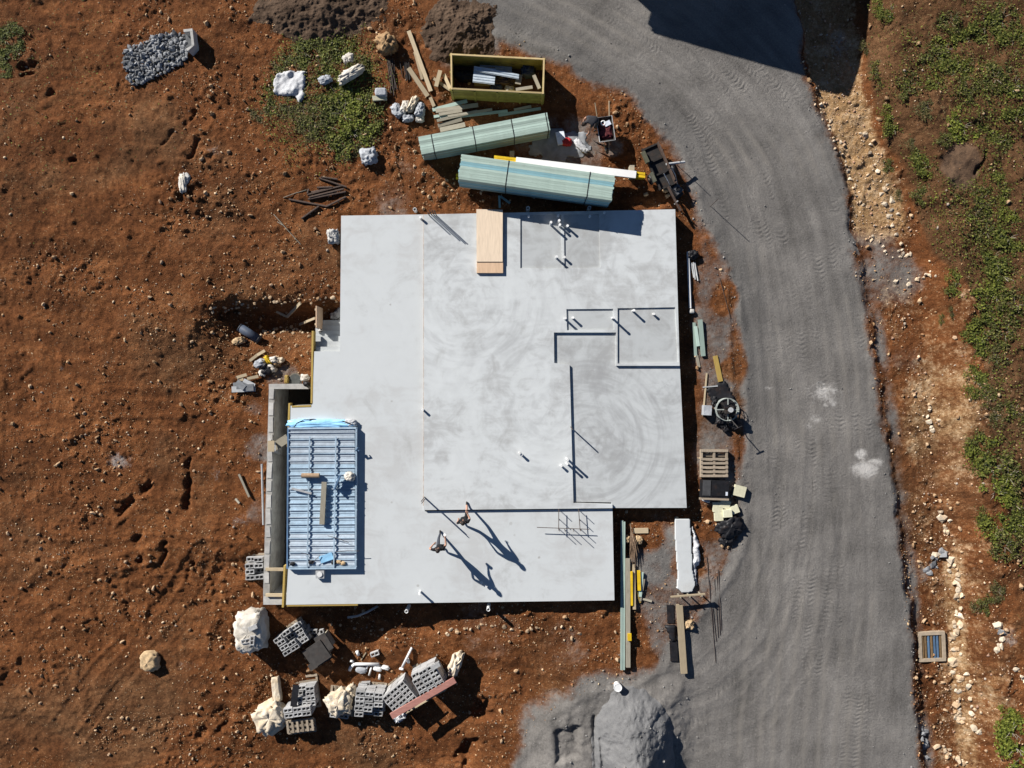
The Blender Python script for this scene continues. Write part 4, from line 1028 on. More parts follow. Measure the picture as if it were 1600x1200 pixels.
sbl = ['uppermost left scrap board below the bin corner','second scrap board below the bin corner','short white edged scrap board in mid pile','longest thin scrap board in mid pile','lower left scrap board above the green pack','lowest scrap board touching the green pack','long dark scrap board in the bin shade','short dark scrap board in the bin shade','thin scrap board crossing mid pile','small scrap board at the left tip of the pile','scrap board half covered in the pile']
for i, ((p0, p1, wd), l) in enumerate(zip(sb_, sbl)):
    board(p0, p1, wd, .05, M['timber_grey' if i % 3 else 'timber_green'], l, group=gs, lift=.03 * (i % 3))
def rods(name, lst, label, group, r=.018, mat='rebar', lift=0.03):
    for i, (p0, p1) in enumerate(lst):
        a = G(*p0); b = G(*p1); m = (a + b) / 2; m.z = max(m.z, gz(m.x, m.y))
        for p in (a, b, m): p.z += lift + .012 * (i % 3)
        o = MB().tube([a - m, Vector((0,0,0)), b - m], r, 6).build(name, M[mat]); o.location = m
        tag(o, label, 'steel bar', group)
rods('steel_bar', [((605,93),(612,146)),((607,92),(614,140)),((610,93),(616,150)),((612,95),(618,138)),((614,93),(610,147)),((609,96),(621,141)),((616,96),(617,142))], 'thin dark steel bar in the bundle below the brown sack', 'bar bundle below the sack')
rods('steel_bar', [((631,98),(634,124)),((633,97),(636,127)),((635,96),(637,125)),((637,97),(640,126)),((639,98),(641,124)),((625,96),(629,121))], 'thin dark steel bar in the short bundle beside the pale planks', 'bar bundle by the planks', mat='black_steel')
q = G(603, 67, .3); blob('brown_sack', (q.x, q.y, q.z-.05), (.82,.85,.62), M['straw'], 'bulky round brown sack left of the long planks', 'sack', None, .4, .35, 3)
q = G(595, 144, .15); blob('cement_bag', (q.x, q.y, q.z-.02), (.5,.34,.26), M['bag_grey'], 'pale grey bag above the small white block by the weeds', 'bag', None, 0, .08, 5, .35)
board((582.5,155.5),(604.5,154), .2, .1, M['insul'], 'small white block below the pale grey bag by the weeds', 'block', name='pale_block')
gb = 'white bags left of the scrap boards'
for i, (x, y, sx, sy, sz, rz, m_, l) in enumerate(((620,172,.42,.62,.3,.6,'bag_grey','left pale bag of the heap left of the scrap boards'),(632,168,.3,.62,.34,-.3,'bag_white','white bag second from left in the bag heap'),(645,163,.3,.8,.4,-.5,'bag_cream','cream topped bag in the middle of the bag heap'),(656,172,.4,.62,.36,-.2,'bag_grey','bluish bag at the right of the bag heap'),(638,184,.5,.3,.24,.1,'bag_grey','dark bag at the bottom of the bag heap'),(656,185,.36,.3,.24,0,'bag_white','small white bag at the lower right of the bag heap'))):
    q = G(x, y, .15); blob('plastic_bag', (q.x, q.y, gmin(q.x,q.y,.15)), (sx,sy,sz), M[m_], l, 'bag', gb, rz, .32, 40+i)

# spilled cement, red bag and papers, black trailer and barrow at the top right
sheet('cement_spill', [(826,214),(868,201),(914,203),(924,232),(908,250),(862,254),(826,244)], M['slurry'], 'flat grey spill of cement on the soil right of the timber packs', 'cement spill', .008, .015, seed=14, edge=.35, res=.05, lift=.0)
q = G(876, 217); o = MB().box((0,0,.06), (.36,.55,.1), Matrix.Rotation(.2,3,'Z')).build('paper_bag', M['paper']); o.location = q + Vector((0,0,.04)); tag(o, 'white and blue paper bag on the grey cement spill', 'bag')
q = G(885.5, 223.5); blob('red_bag', q + Vector((0,0,.03)), (.4,.34,.2), M['red'], 'crumpled red bag on the grey cement spill', 'bag', None, 0, .35, 8)
q = G(908, 230); blob('white_cloth', q + Vector((0,0,.02)), (.28,.75,.14), M['sheet_white'], 'crumpled white cloth at the right edge of the cement spill', 'cloth', None, .75, .4, 15)
def barrow():
    q = G(945, 204, .4); z = gmax(q.x, q.y, .3)
    t = thing('wheelbarrow', 'black wheelbarrow loaded with dark red stuff beside the bending worker', 'wheelbarrow', (q.x, q.y, z), R(8))
    b = [(-.22,-.36,.32),(.22,-.36,.32),(.26,.34,.28),(-.26,.34,.28)]; tp = [(-.33,-.56,.62),(.33,-.56,.62),(.34,.5,.55),(-.34,.5,.55)]
    m = MB(); v = b + tp
    m.v = v; m.f = [(3,2,1,0)] + [(i,(i+1)%4,4+(i+1)%4,4+i) for i in range(4)]
    tray = m.build('tray', M['black_steel'], t); sol = tray.modifiers.new('s', 'SOLIDIFY'); sol.thickness = .02
    MB().tube([tp[0],tp[1],tp[2],tp[3],tp[0]], .018, 6).build('rim', M['grey_pvc'], t)
    for s in (-1,1): MB().tube([(s*.08,-.75,.22),(s*.24,.3,.3),(s*.3,1.12,.62)], .022, 6).build('handle', M['timber_pale'], t)
    for s in (-1,1): MB().tube([(s*.24,.3,.3),(s*.26,.42,0)], .02, 6).build('leg', M['black_steel'], t)
    wl = MB().ringtube((0,-.78,.2), .15, .05, 20, 8, Matrix.Rotation(R(90),3,'Y')).build('wheel', M['black'], t)
    MB().tube([(-.09,-.78,.2),(.09,-.78,.2)], .05, 10).build('hub', M['alu'], wl)
    bl = blob('load', (0,-.12,.36), (.56,.7,.28), plain('dark_red_load', (.10,.02,.022), .4, 6), '', '', None, 0, .3, 6)
    for k in ('label','category'): del bl[k]
    bl.parent = t
    bp = MB().ringtube((-.08,.22,.63), .09, .025, 16, 6).build('hose_ring', M['white_pvc'], t)
    blp = MB().box((.1,.18,.60), (.26,.2,.08), Matrix.Rotation(.3,3,'Z')).build('white_tub', M['paper'], t)
barrow()
def trailer():
    q = G(1028, 262, .3); z = gmax(q.x, q.y, .5)
    t = thing('steel_trailer', 'black steel trailer frame with drawbar at the road edge', 'trailer', (q.x, q.y, z), R(-66))
    # long open trough: local x along its length, downward in the picture
    for s, m_ in ((-1,'black_steel'),(1,'rust')):
        MB().bar((-.95, s*.36, .42), (.95, s*.36, .42), .07, .18).build('side_rail', M[m_], t)
    for x in (-.92,-.3,.3,.92): MB().bar((x,-.34,.34),(x,.34,.34), .07, .08).build('cross_member', M['black_steel'], t)
    MB().box((.0,0,.29), (1.8,.66,.03)).build('floor_plate', M['black_steel'], t)
    MB().box((-.55,-.42,.55), (.5,.14,.22)).build('tool_box', plain('olive_box', (.09,.09,.06), .3, 8), t)
    MB().box((.35,-.45,.5), (.42,.13,.2)).build('tool_box', plain('olive_box2', (.11,.11,.08), .3, 8), t)
    for s in (-1,1):
        wl = MB().ringtube((.35, s*.52, .24), .17, .065, 22, 8, Matrix.Rotation(R(90),3,'X')).build('wheel', M['black'], t)
        MB().tube([(.35,s*.44,.24),(.35,s*.6,.24)], .09, 12).build('hub', M['rust'], wl)
    MB().bar((.95,0,.4),(2.1,.1,.32), .08,.08).build('drawbar', M['rust'], t)
    MB().tube([(1.7,.08,0),(1.7,.08,.55)], .03, 8).build('jockey_leg', M['alu'], t)
trailer()
a = G(1037, 262); b = G(1066, 258); tag(MB().tube([a+Vector((0,0,.5)), b+Vector((0,0,.45))], .05, 10).build('grey_pipe', M['grey_pvc']), 'grey pipe resting across the trailer towards the road', 'pipe')
def engine():
    q = G(1058, 297, .3)
    t = thing('plate_compactor', 'dark plate compactor with tubular handle beside the trailer', 'compactor', (q.x, q.y, gmax(q.x,q.y,.25)), R(-50))
    MB().box((0,0,.05), (.6,.42,.06)).build('base_plate', M['black_steel'], t)
    MB().box((0,0,.26), (.36,.32,.34)).build('engine', plain('grey_engine', (.10,.10,.105), .4, 12, .5), t)
    MB().tube([(.0,0,.43),(0,0,.5)], .09, 12).build('air_filter', M['black'], t)
    for s in (-1,1): MB().tube([(-.2,s*.17,.3),(-.5,s*.2,.72),(-.85,s*.2,.92)], .018, 6).build('handle', M['alu'], t)
    MB().tube([(-.85,-.2,.92),(-.85,.2,.92)], .018, 6).build('grip', M['black'], t)
engine()
for (x, y, s, l) in ((1040,298,.26,'tan stone left of the compactor'),(1043,306,.22,'small tan stone below the compactor'),(1009,304,.2,'pale stone in the shade below the trailer'),(1051,262,.2,'pale stone beside the grey pipe')):
    q = G(x, y); blob('rock', q - Vector((0,0,.03)), (s,s*.8,s*.7), M['boulder_tan'], l, 'rock', 'stones by the trailer', x*.1, .35, x % 17, n=14, m=9)
# thin stakes whose shadows cross the road
for (x, y, h, l) in ((1058,258,1.0,'thin steel stake standing beside the trailer'),(1110,322,1.2,'thin steel stake standing in the gravel right of the slab top corner')):
    q = G(x, y); o = MB().tube([(0,0,-.1),(0,0,h)], .014, 6).build('steel_stake', M['rebar']); o.location = q; tag(o, l, 'stake')

# ------------------------------------------------------------------ right side of the slab
a = G(1074.5,394); b = G(1078,482); a.z += .08; b.z += .08
tag(MB().tube([a,(a+b)/2,b], .065, 10).build('white_pipe', M['white_pvc']), 'long white pipe lying beside the right slab edge', 'pipe')
q = G(1080,486.5); blob('pale_stone', q, (.24,.22,.16), M['concrete_old'], 'pale lump at the lower end of the long white pipe', 'lump', None, 0, .25, 7, n=14, m=9)
q = G(1082,399); blob('black_bag', q, (.42,.38,.3), M['black'], 'small black bag beside the top of the white pipe', 'bag', None, 0, .4, 17)
rods('grey_tube', [((1080,411),(1084,434)),((1083,410),(1086,437)),((1085,410),(1090,439)),((1082,412),(1087,431))], 'thin grey tube in the small bundle beside the white pipe', 'grey tubes by the slab', .028, 'grey_pvc')
gg = 'green boards right of the slab'
board((1084,504),(1086.5,556), .13, .05, M['timber_green'], 'left green board of the small pile right of the slab', group=gg)
board((1086,510),(1090.5,541), .13, .05, M['timber_green'], 'slanting green board on the small pile right of the slab', group=gg, lift=.06)
board((1093,499.5),(1098,556.5), .19, .06, M['timber_green'], 'widest green board of the small pile right of the slab', group=gg, lift=.05)
board((1088,555),(1092,574), .12, .04, M['timber_grey'], 'short grey board below the green boards', group=gg)
board((1117,556),(1125.5,596), .2, .05, M['timber_yellow'], 'yellow plank leading to the black mat', group=None)
sheet('black_mat', [(1100,607),(1134,592),(1163,648),(1121,648)], M['black'], 'black plastic mat under the power trowel', 'mat', .015, .03, seed=19)
board((1104,583),(1098,650), .06, .05, M['timber_pale'], 'thin pale batten left of the black mat')
board((1098,605),(1121,603), .05, .06, M['grey_pvc'], 'short grey bar across the corner of the black mat', 'bar', name='grey_bar')
q = G(1104.5,641,.2); o = MB().box((0,0,.17), (.34,.42,.34), Matrix.Rotation(-.05,3,'Z')).build('white_crate', M['bag_grey']); o.location = q; tag(o, 'small pale cube crate left of the power trowel', 'crate')
def trowel():
    q = G(1137, 640, .4); z = gmax(q.x, q.y, .3)
    t = thing('power_trowel', 'power trowel with round guard ring standing on the black mat', 'power trowel', (q.x, q.y, z))
    rim = plain('guard_grey', (.34,.37,.34), .3, 8, .5, dirt=.3)
    for zz in (.12,.26,.40): MB().ringtube((0,0,zz), .48, .016, 36, 7).build('guard_ring', rim, t)
    for i in range(8):
        a_ = i*math.pi/4; cx, cy = math.cos(a_), math.sin(a_)
        MB().tube([(cx*.48,cy*.48,.10),(cx*.48,cy*.48,.42)], .014, 6).build('guard_post', rim, t)
        if i % 2 == 0: MB().bar((cx*.1,cy*.1,.42),(cx*.48,cy*.48,.42), .035,.02).build('spoke', rim, t)
    for i in range(4):
        a_ = i*math.pi/2+.5; MB().box((math.cos(a_)*.27, math.sin(a_)*.27, .06), (.36,.13,.015), Matrix.Rotation(a_,3,'Z') @ Matrix.Rotation(.12,3,'X')).build('blade', M['black_steel'], t)
    MB().tube([(0,0,.06),(0,0,.34)], .12, 14).build('gearbox', M['black_steel'], t)
    e = MB().box((0,0,.56), (.34,.32,.30)).build('engine', M['black_steel'], t)
    MB().tube([(.02,0,.71),(.02,0,.78)], .11, 14).build('starter_cover', M['grey_pvc'], e)
    MB().box((-.14,.14,.66), (.18,.16,.2)).build('fuel_tank', M['black'], t)
    MB().tube([(0,-.1,.5),(.1,-.45,.62),(.3,-.75,.85)], .024, 7).build('handle', M['black_steel'], t)
    MB().tube([(.14,-.82,.86),(.46,-.68,.86)], .022, 7).build('grip', M['black'], t)
trowel()
for i, (x, y, sx, sy, sz, l) in enumerate(((1128,655,.55,.4,.3,'black bag lying left below the power trowel'),(1146,660,.5,.45,.35,'black bag lying right below the power trowel'),(1118,628,.4,.3,.2,'small dark rag on the black mat left of the power trowel'),(1133,668,.4,.3,.22,'small black scrap at the lower end of the mat'))):
    q = G(x, y, .1); blob('black_bag', (q.x,q.y,gmin(q.x,q.y,.15)), (sx,sy,sz), M['black'], l, 'bag', 'black bags around the power trowel', i*.7, .5, 140+i)
def pallet(name, c, rz, label, group=None, wd=1.2, dp=1.15, nb=7, mat='pallet', gap_rows=None):
    t = thing(name, label, 'pallet', c, rz, group)
    for y in (-.5,0,.5): MB().box((0, y*(dp-.1), .06), (wd, .09, .09)).build('stringer', M[mat], t)
    for i in range(nb):
        x = (i/(nb-1)-.5)*(wd-.1)
        if gap_rows and i in gap_rows: continue
        MB().box((x, 0, .118), (.10, dp, .022)).build('deck_board', M[mat], t)
    for x in (-.5,0,.5): MB().box((x*(wd-.1), 0, .008), (.10, dp, .016)).build('bottom_board', M[mat], t)
    return t
q = G(1119.5, 726, .5); zq = gmin(q.x,q.y,.5)
for i in range(2): pallet('pallet', (q.x - .02*i, q.y + .03*i, zq + i*.14 + .02), R(90), ('lower' if i == 0 else 'upper broken') + ' timber pallet of the stack beside the road', 'pallets beside the road', 1.18, 1.18, 7, gap_rows=(None if i == 0 else (5,)))
def black_crate():
    q = G(1116, 764, .2); z = gmin(q.x,q.y,.4)
    t = thing('black_crate', 'low black box with a white sticker below the timber pallets', 'crate', (q.x,q.y,z), R(-2))
    MB().box((0,0,.17), (1.16,.74,.32)).build('box_body', M['black'], t)
    MB().box((-.36,.05,.345), (.34,.66,.03)).build('lid_panel', plain('grey_lid', (.05,.05,.052), .3, 7), t)
    MB().box((.22,.05,.345), (.74,.66,.03)).build('lid_panel', M['black'], t)
    MB().box((.5,-.17,.363), (.09,.16,.004)).build('sticker', M['paper'], t)
    MB().box((-.02,-.42,.3), (1.26,.08,.1)).build('front_plank', M['pallet'], t)
black_crate()
gi = 'cream insulation blocks beside the road'
for i, (x, y, sx, sy, rz, zz, l) in enumerate(((1120,791,.42,.42,.05,0,'cream block at the upper left of the group below the black box'),(1131,787,.44,.36,-.3,0,'grey cream block touching the black box'),(1121.5,805.5,.36,.4,.05,0,'lowest cream block of the group'),(1134,800.5,.36,.32,.08,.12,'bright cream block lying on top of the group'),(1145,795.5,.42,.34,.35,0,'rightmost cream block of the group'),(1154,766.5,.5,.46,-.25,0,'single cream block lying apart near the road'))):
    q = G(x, y); o = MB().box((0,0,.09), (sx,sy,.16), Matrix.Rotation(rz,3,'Z')).build('insulation_block', M['insul']); o.location = q + Vector((0,0,zz+.02)); tag(o, l, 'block', gi)
for i, (x, y, sx, sy, sz, rz, l) in enumerate(((1139,823,1.15,.8,.34,.4,'large crumpled black plastic heap at the road edge'),(1135,843,.66,.42,.24,.5,'small folded black plastic below the large heap'))):
    q = G(x, y); blob('black_plastic', q - Vector((0,0,.03)), (sx,sy,sz), M['black'], l, 'plastic sheet', None, rz, .42, 51+i)
q = G(1103,781); blob('white_rag', q, (.4,.2,.06), M['sheet_white'], 'white scrap peeking out below the black box', 'scrap', None, -.4, .3, 4, n=14, m=8)

# strip footing and profile board
sheet('concrete_footing', [(1054,809),(1077,809),(1080,843),(1081,887),(1086,912),(1081,924),(1065,925.5),(1056,918),(1058,897),(1056,876),(1054,843)], slab_mat('footing', .52, .05), 'white poured concrete strip with rounded end below the slab', 'footing', .16, .004, seed=23, res=.03, z=.0, lift=-.03)
sheet('footing_plastic', [(1079,812),(1084,826),(1092,850),(1096,872),(1088,886),(1090,905),(1084,924),(1085,912),(1081,890),(1081,843)], M['sheet_white'], 'crumpled white plastic along the right side of the concrete strip', 'plastic sheet', .02, .12, seed=29, res=.035, edge=.12)
def profile():
    a = G(1047.5,932,.45); b = G(1101,927.5,.45); z = max(a.z,b.z)
    t = thing('profile_board', 'pale profile board on stakes at the end of the concrete strip', 'profile board', (a.x,a.y,a.z))
    d = b - a; d.z = 0
    MB().bar((0,0,.5), (d.x,d.y,.5), .05, .12).build('rail', M['timber_pale'], t)
    for k in (.28,.55,.9):
        p = d*k; MB().box((p.x+.0,p.y-.05,.25), (.045,.045,.7)).build('stake', M['timber_grey'], t)
profile()
# timber pile below the right corner
gr = 'timber pile beside the lower slab corner'
for i, (p0, p1, wd, m_, l, lf) in enumerate((((970.8,812),(970,1044),.10,'timber_green','leftmost long board of the timber pile by the lower corner',.10),((974.2,814),(973.6,1044),.09,'timber_green','second long board from the left in the timber pile',.10),((979.8,871),(980.3,1040),.19,'timber_grey','wide grey board in the middle of the timber pile',.12),((982,987),(982.3,998),.16,'yellow_paint','short yellow painted piece on the wide grey board',.19),
        ((985.3,891),(986,944),.10,'yellow_paint','long yellow painted board in the timber pile',.14),((989,881),(990.6,951),.13,'timber_pale','pale board right of the long yellow one',.05),((997,890),(998,921),.13,'yellow_paint','short yellow painted board at the right of the pile',.1),((1002.5,893),(999.5,931),.12,'timber_green','grey green board leaning at the right of the pile',.05),((1006,904),(1000,938),.08,'timber_grey','rightmost short grey board of the timber pile',.02),
        ((994,922),(1000,941),.07,'timber_yellow','slanting thin yellow batten below the short yellow board',.02),((989,829),(1012.5,828.6),.22,'timber_pale','short wide board lying crosswise above the timber pile',.0),((1003,935),(1018,939),.08,'timber_grey','small stick right of the timber pile',.0))):
    board(p0, p1, wd, .07, M[m_], l, group=gr, lift=lf)
def frond():
    q = G(985, 826); t = thing('dry_frond', 'dry brown palm frond lying at the top of the timber pile', 'palm frond', q + Vector((0,0,.12)))
    fm = plain('dry_leaf', (.19,.13,.085), .35, 12, .9)
    for i in range(13):
        e = G(985 + 13*(i/12)**.8 + random.uniform(-3,3) - 2, 850 + 38*random.random()); d = e - q
        m = d*.5; sd = Vector((-d.y,d.x,0)).normalized()*(.035+.02*random.random()); zz = .10*random.random()
        mb = MB(); mb.v = [tuple(-sd*.4), tuple(sd*.4), tuple(m+sd+Vector((0,0,.05+zz))), tuple(m-sd+Vector((0,0,.05+zz))), tuple(d+Vector((0,0,zz))), tuple(m+Vector((0,0,.02+zz)))]
        mb.f = [(0,1,2,5),(0,5,3),(3,5,4),(5,2,4)]
        o = mb.build('leaflet', fm, t); o.modifiers.new('s','SOLIDIFY').thickness = .008
    MB().tube([(-.02,.25,0),(0,0,.02),(.1,-.5,.06)], .025, 6).build('stem', fm, t)
frond()
for (x, y, s, l) in ((979.5,842,.3,'pale rock at the top left of the timber pile'),(997,843.5,.34,'pale rock beside the dry palm frond'),(1076,975,.42,'tan boulder right of the raised board')):
    q = G(x, y); blob('rock', q - Vector((0,0,.05)), (s,s*1.05,s*.75), M['boulder_tan'], l, 'rock', None, x, .3, int(x) % 13)
board((1059.5,942),(1067,1049), .27, .10, M['timber_pale'], 'thick pale board lying on blocks below the profile board', lift=.12)
for (p0, p1, wd, l) in (((1047,945),(1048,973),.30,'upper black strip left of the thick pale board'),((1051.5,1000),(1053,1032),.32,'lower black strip left of the thick pale board')):
    board(p0, p1, wd, .04, M['black'], l, 'strip', group='black strips', name='black_strip')
sheet('black_sheet', [(1035,978),(1043,973),(1058,974),(1058,1000),(1047,1004),(1043,990)], M['black'], 'ragged square of black sheet across the black strips', 'sheet', .02, .05, seed=37, lift=.06)
for i, (p0, p1) in enumerate((((1104,870),(1118,1035)),((1116,905),(1122,996)),((1120,900),(1125,992)),((1113,950),(1119,1002)),((1122,890),(1127,985)))):
    rods('rebar_rod', [(p0, p1)], 'long thin rusty rod lying on the gravel right of the concrete strip', 'rods on the gravel', .012, 'rebar', .02)
rods('rebar_rod', [((1124,434),(1141,497))], 'thin brown rod lying on the soil right of the slab', None, .014, 'rust', .02)
def bucket():
    q = G(966, 1077, .2)
    t = thing('white_bucket', 'white plastic bucket on the tip of the gravel heap', 'bucket', q + Vector((0,0,.0)))
    return t
# ------------------------------------------------------------------ drain pit on the right
def drain():
    c = G(1454, 1009); c.z = gmax(c.x, c.y, .5) + .02
    t = thing('drain_grate', 'square concrete drain pit with blue grey grate bars at the road edge', 'drain', c, R(2.5))
    Ls = .58; 
    for (x, y, sx, sy) in ((0,Ls,1.16,.14),(0,-Ls,1.16,.14),(-Ls+.06,0,.14,1.02),(Ls-.06,0,.14,1.02)):
        MB().box((x,y,-.13), (sx,sy,.34)).build('kerb', plain('drain_concrete', (.36,.29,.21), .25, 6, .95, .006, orand=.05), t)
    MB().box((0,0,-.24), (.94,1.0,.04)).build('pit_floor', plain('pit_floor', (.10,.065,.03), .3, 6), t)
    for i in range(7):
        x = -.39 + i*.13
        MB().box((x,0,-.02), (.07,1.02,.05)).build('grate_bar', M['steel_dark' if i in (2, 4, 5) else 'drain_rust'], t)
drain()

# ------------------------------------------------------------------ left side: steps area, scrap piles
def ply_panel():
    a = P(494.5,512,ZL); b = P(493.5,478,ZL)
    t = thing('plywood_shutter', 'upright plywood shutter beside the steps with a timber brace', 'form panel', (a.x, a.y, -.5))
    L = b.y - a.y
    MB().box((0, L/2, .55), (.04, L, 1.0)).build('panel', M['ply2'], t)
    MB().box((-.05, .15, .5), (.05, .09, 1.0)).build('stud', M['timber_pale'], t)
    MB().box((-.05, L-.15, .5), (.05, .09, 1.0)).build('stud', M['timber_pale'], t)
    g0 = G(468,507); MB().bar((-.08, L*.45, .9), (g0.x-a.x, g0.y-a.y, g0.z+.5), .10, .05).build('brace', M['timber_pale'], t)
ply_panel()
board((451,495),(471.5,473.5), .12, .05, M['timber_pale'], 'brown plank lying in the dark hollow left of the steps', lift=.05)
board((432,487),(449,495), .10, .05, M['timber_grey'], 'dim plank in the darkest part of the hollow', lift=.02)
q = G(522,490); 
for i, (x, y, s) in enumerate(((516,492,.4),(524,487,.5),(527,495,.4),(521,494,.34),(498,517,.25))):
    q = P(x, y, .0); blob('concrete_rubble', (q.x, q.y, gz(q.x,q.y)-.03), (s,s*.8,s*.8 if i < 4 else .9), M['concrete_old'], 'pale concrete rubble lump beside the top of the steps' if i < 4 else 'pale lump beside the steps form panel', 'rubble', 'rubble by the steps', i, .4, 60+i, n=14, m=9)
q = G(522,371); blob('white_rubble', (q.x,q.y,q.z-.05), (.5,.6,.4), M['concrete_old'], 'white rubble lump against the upper left slab edge', 'rubble', None, 0, .4, 71)
def culvert():
    a = G(374,511.5,.2); b = G(405,531,.2); a.z = gz(a.x,a.y)+.16; b.z = gz(b.x,b.y)+.16
    c = (a+b)/2; t = thing('plastic_drum', 'dark blue pipe section lying on the soil left of the hollow', 'pipe', c)
    MB().tube([a-c, b-c], .19, 16).build('pipe_wall', M['dark_blue'], t, True)
    for k in (.03,.97): 
        d = (b-a).normalized(); ax = d.to_track_quat('Z','Y').to_matrix()
        MB().ringtube((a-c).lerp(b-c,k), .19, .018, 18, 6, ax).build('rim', M['black'], t)
culvert()
gt = 'rubbish in the pile left of the slab'
board((391.5,564),(403,555), .12, .05, M['timber_pale'], 'lower half of the curved white strip above the rubbish pile', group=gt, lift=.05)
board((403,555),(415,548), .12, .05, M['timber_pale'], 'upper half of the curved white strip above the rubbish pile', group=gt, lift=.05)
for i, (x, y, sx, sy, sz, rz, m_, l) in enumerate(((407,567,.5,.36,.3,.4,'bag_grey','grey sheet lump at the left of the rubbish pile'),(420,563,.2,.5,.35,.6,'yellow_paint','yellow bag in the rubbish pile'),(428,562,.36,.3,.3,.2,'bag_white','white bag at the upper right of the rubbish pile'),(437,563,.4,.26,.25,.2,'bag_cream','cream bag at the right end of the rubbish pile'),(433,568,.34,.3,.24,0,'straw','brown lump in the rubbish pile'),(412,572,.4,.3,.3,0,'black','black bag in the rubbish pile'),(424,575,.44,.3,.3,-.6,'bag_white','white bag at the lower right of the rubbish pile'),(409,582,.3,.36,.2,0,'bag_white','white scraps at the bottom of the rubbish pile'),(417,578,.5,.4,.26,0,'black','black plastic at the bottom of the rubbish pile'))):
    q = G(x, y, .1); blob('rubbish_bag', (q.x,q.y,gmin(q.x,q.y,.12)), (sx,sy,sz), M[m_], l, 'rubbish', gt, rz, .4, 80+i, n=18, m=10)
for i, (p0, p1, wd, lf, l) in enumerate((((363,608.5),(400,607),.26,.03,'lowest wide grey sheet of the pile left of the light well'),((366,603.5),(393,600),.30,.08,'upper grey sheet of the pile left of the light well'),((372,596.5),(384,606.5),.26,.13,'tilted dark grey panel on the grey sheet pile'),((383,594),(400,602.5),.16,.12,'narrow grey strip across the grey sheet pile'),((386,606),(398,605),.3,.12,'small square grey panel on the grey sheet pile'))):
    board(p0, p1, wd, .03, M['grey_pvc' if i in (0, 3) else 'dark_panel'], l, 'sheet', 'grey sheets left of the light well', name='grey_sheet', lift=lf)
for (p0, p1, l) in (((371.5,590),(387,585.5),'left small pale batten above the grey sheets'),((387.5,592),(405,588),'right small pale batten above the grey sheets'),((373,594),(382,592.5),'shortest pale batten touching the grey sheets')):
    board(p0, p1, .13, .06, M['timber_pale'], l, group='battens by the grey sheets', lift=.08)
q = G(461.5,593.5); t = thing('manhole_cover', 'round dark manhole cover beside the light well corner', 'manhole', (q.x,q.y,gmax(q.x,q.y,.26)))
MB().tube([(0,0,-.1),(0,0,.02)], .30, 28).build('frame', plain('manhole_frame', (.16,.14,.11), .3, 8), t); MB().tube([(0,0,-.05),(0,0,.04)], .25, 28).build('lid', plain('manhole_lid', (.07,.075,.07), .3, 10), t)
for (x, y, sx, sy, sz, m_, l) in ((448,593,.2,.4,.2,'timber_yellow','yellow scrap left of the manhole'),(476,590,.36,.3,.25,'bag_white','white scrap right of the manhole'),(483,600,.3,.24,.35,'black','black scrap on the light well corner')):
    q = G(x, y, .1); blob('scrap_lump', (q.x,q.y,max(gmin(q.x,q.y,.1), -.02 if x == 483 else -9)), (sx,sy,sz), M[m_], l, 'scrap', 'scraps by the manhole', 0, .4, int(x), n=16, m=10)
q = G(374,533); blob('rock', (q.x,q.y,q.z-.05), (.5,.3,.28), M['boulder_tan'], 'tan rock below the dark blue pipe', 'rock', None, .3, .35, 5)
board((375,740.5),(391,776), .09, .07, M['timber_grey'], 'dark weathered post lying left of the light well', 'post', name='timber_post', lift=.02)
board((369,779),(375,786), .09, .06, M['timber_grey'], 'stub of dark timber left of the light well', 'post', name='timber_post', lift=.02)
rods('angle_bar', [((452,312),(511,323)),((499,279),(542,293)),((503,277.5),(528,281)),((481,305),(535,291)),((482,312),(541,300)),((484,309),(538,296)),((511,323),(541,308)),((472,342),(499,323)),((496,294),(520,293)),((487,301),(520,294)),((481,303),(483,296))], 'dark steel angle bar in the scattered heap above the slab corner', 'steel bars above the slab corner', .045, 'rust', .05)
rods('thin_stick', [((443,309),(479,297)),((428,335),(470,382)),((434,347),(442,352))], 'thin stick lying on the soil left of the steel bars', 'sticks left of the steel bars', .016, 'timber_grey', .02)

# ------------------------------------------------------------------ concrete blocks on pallets
def block_mesh():
    L, W, Hh, tk = .39, .19, .19, .036
    m = MB(); hx, hy = L/2, W/2
    m.box((0, hy-tk/2, 0), (L, tk, Hh)); m.box((0, -hy+tk/2, 0), (L, tk, Hh))
    for x in (-hx+tk/2, 0, hx-tk/2): m.box((x, 0, 0), (tk, W-2*tk-.0004, Hh-.0006))
    me = m.mesh('concrete_block'); me.materials.append(M['block']); return me
BLOCK = block_mesh()
def blk(loc, rot, label, group):
    o = bpy.data.objects.new('concrete_block', BLOCK); COL.objects.link(o); o.location = loc; o.rotation_euler = rot
    return tag(o, label, 'concrete block', group)
def block_stack(cpx, ang, nx, ny, nz, label, group, zb=None, orient='up', drop=(), px=.4, py=.2, pz=.2, base=.14, jitter=.012):
    top = (nz*pz + base)
    q = G(*cpx, top); z = gmin(q.x, q.y, .5) if zb is None else zb
    q = P(*cpx, z + top)
    ca, sa = math.cos(ang), math.sin(ang)
    for k in range(nz):
        for j in range(ny):
            for i in range(nx):
                if (i, j, k) in drop: continue
                if 0 < i < nx-1 and 0 < j < ny-1 and k < nz-2: continue
                x = (i-(nx-1)/2)*px + random.uniform(-jitter,jitter); y = (j-(ny-1)/2)*py + random.uniform(-jitter,jitter)
                if orient == 'up': rot = (0,0,ang + random.uniform(-.02,.02))
                elif orient == 'side': rot = Matrix.Rotation(ang,3,'Z') @ Matrix.Rotation(R(90),3,'X'); rot = rot.to_euler()
                elif orient == 'cross': rot = (0,0,ang + R(90))
                blk((q.x + x*ca - y*sa, q.y + x*sa + y*ca, z + base + (k+.5)*pz), rot, label, group)
    return q, z
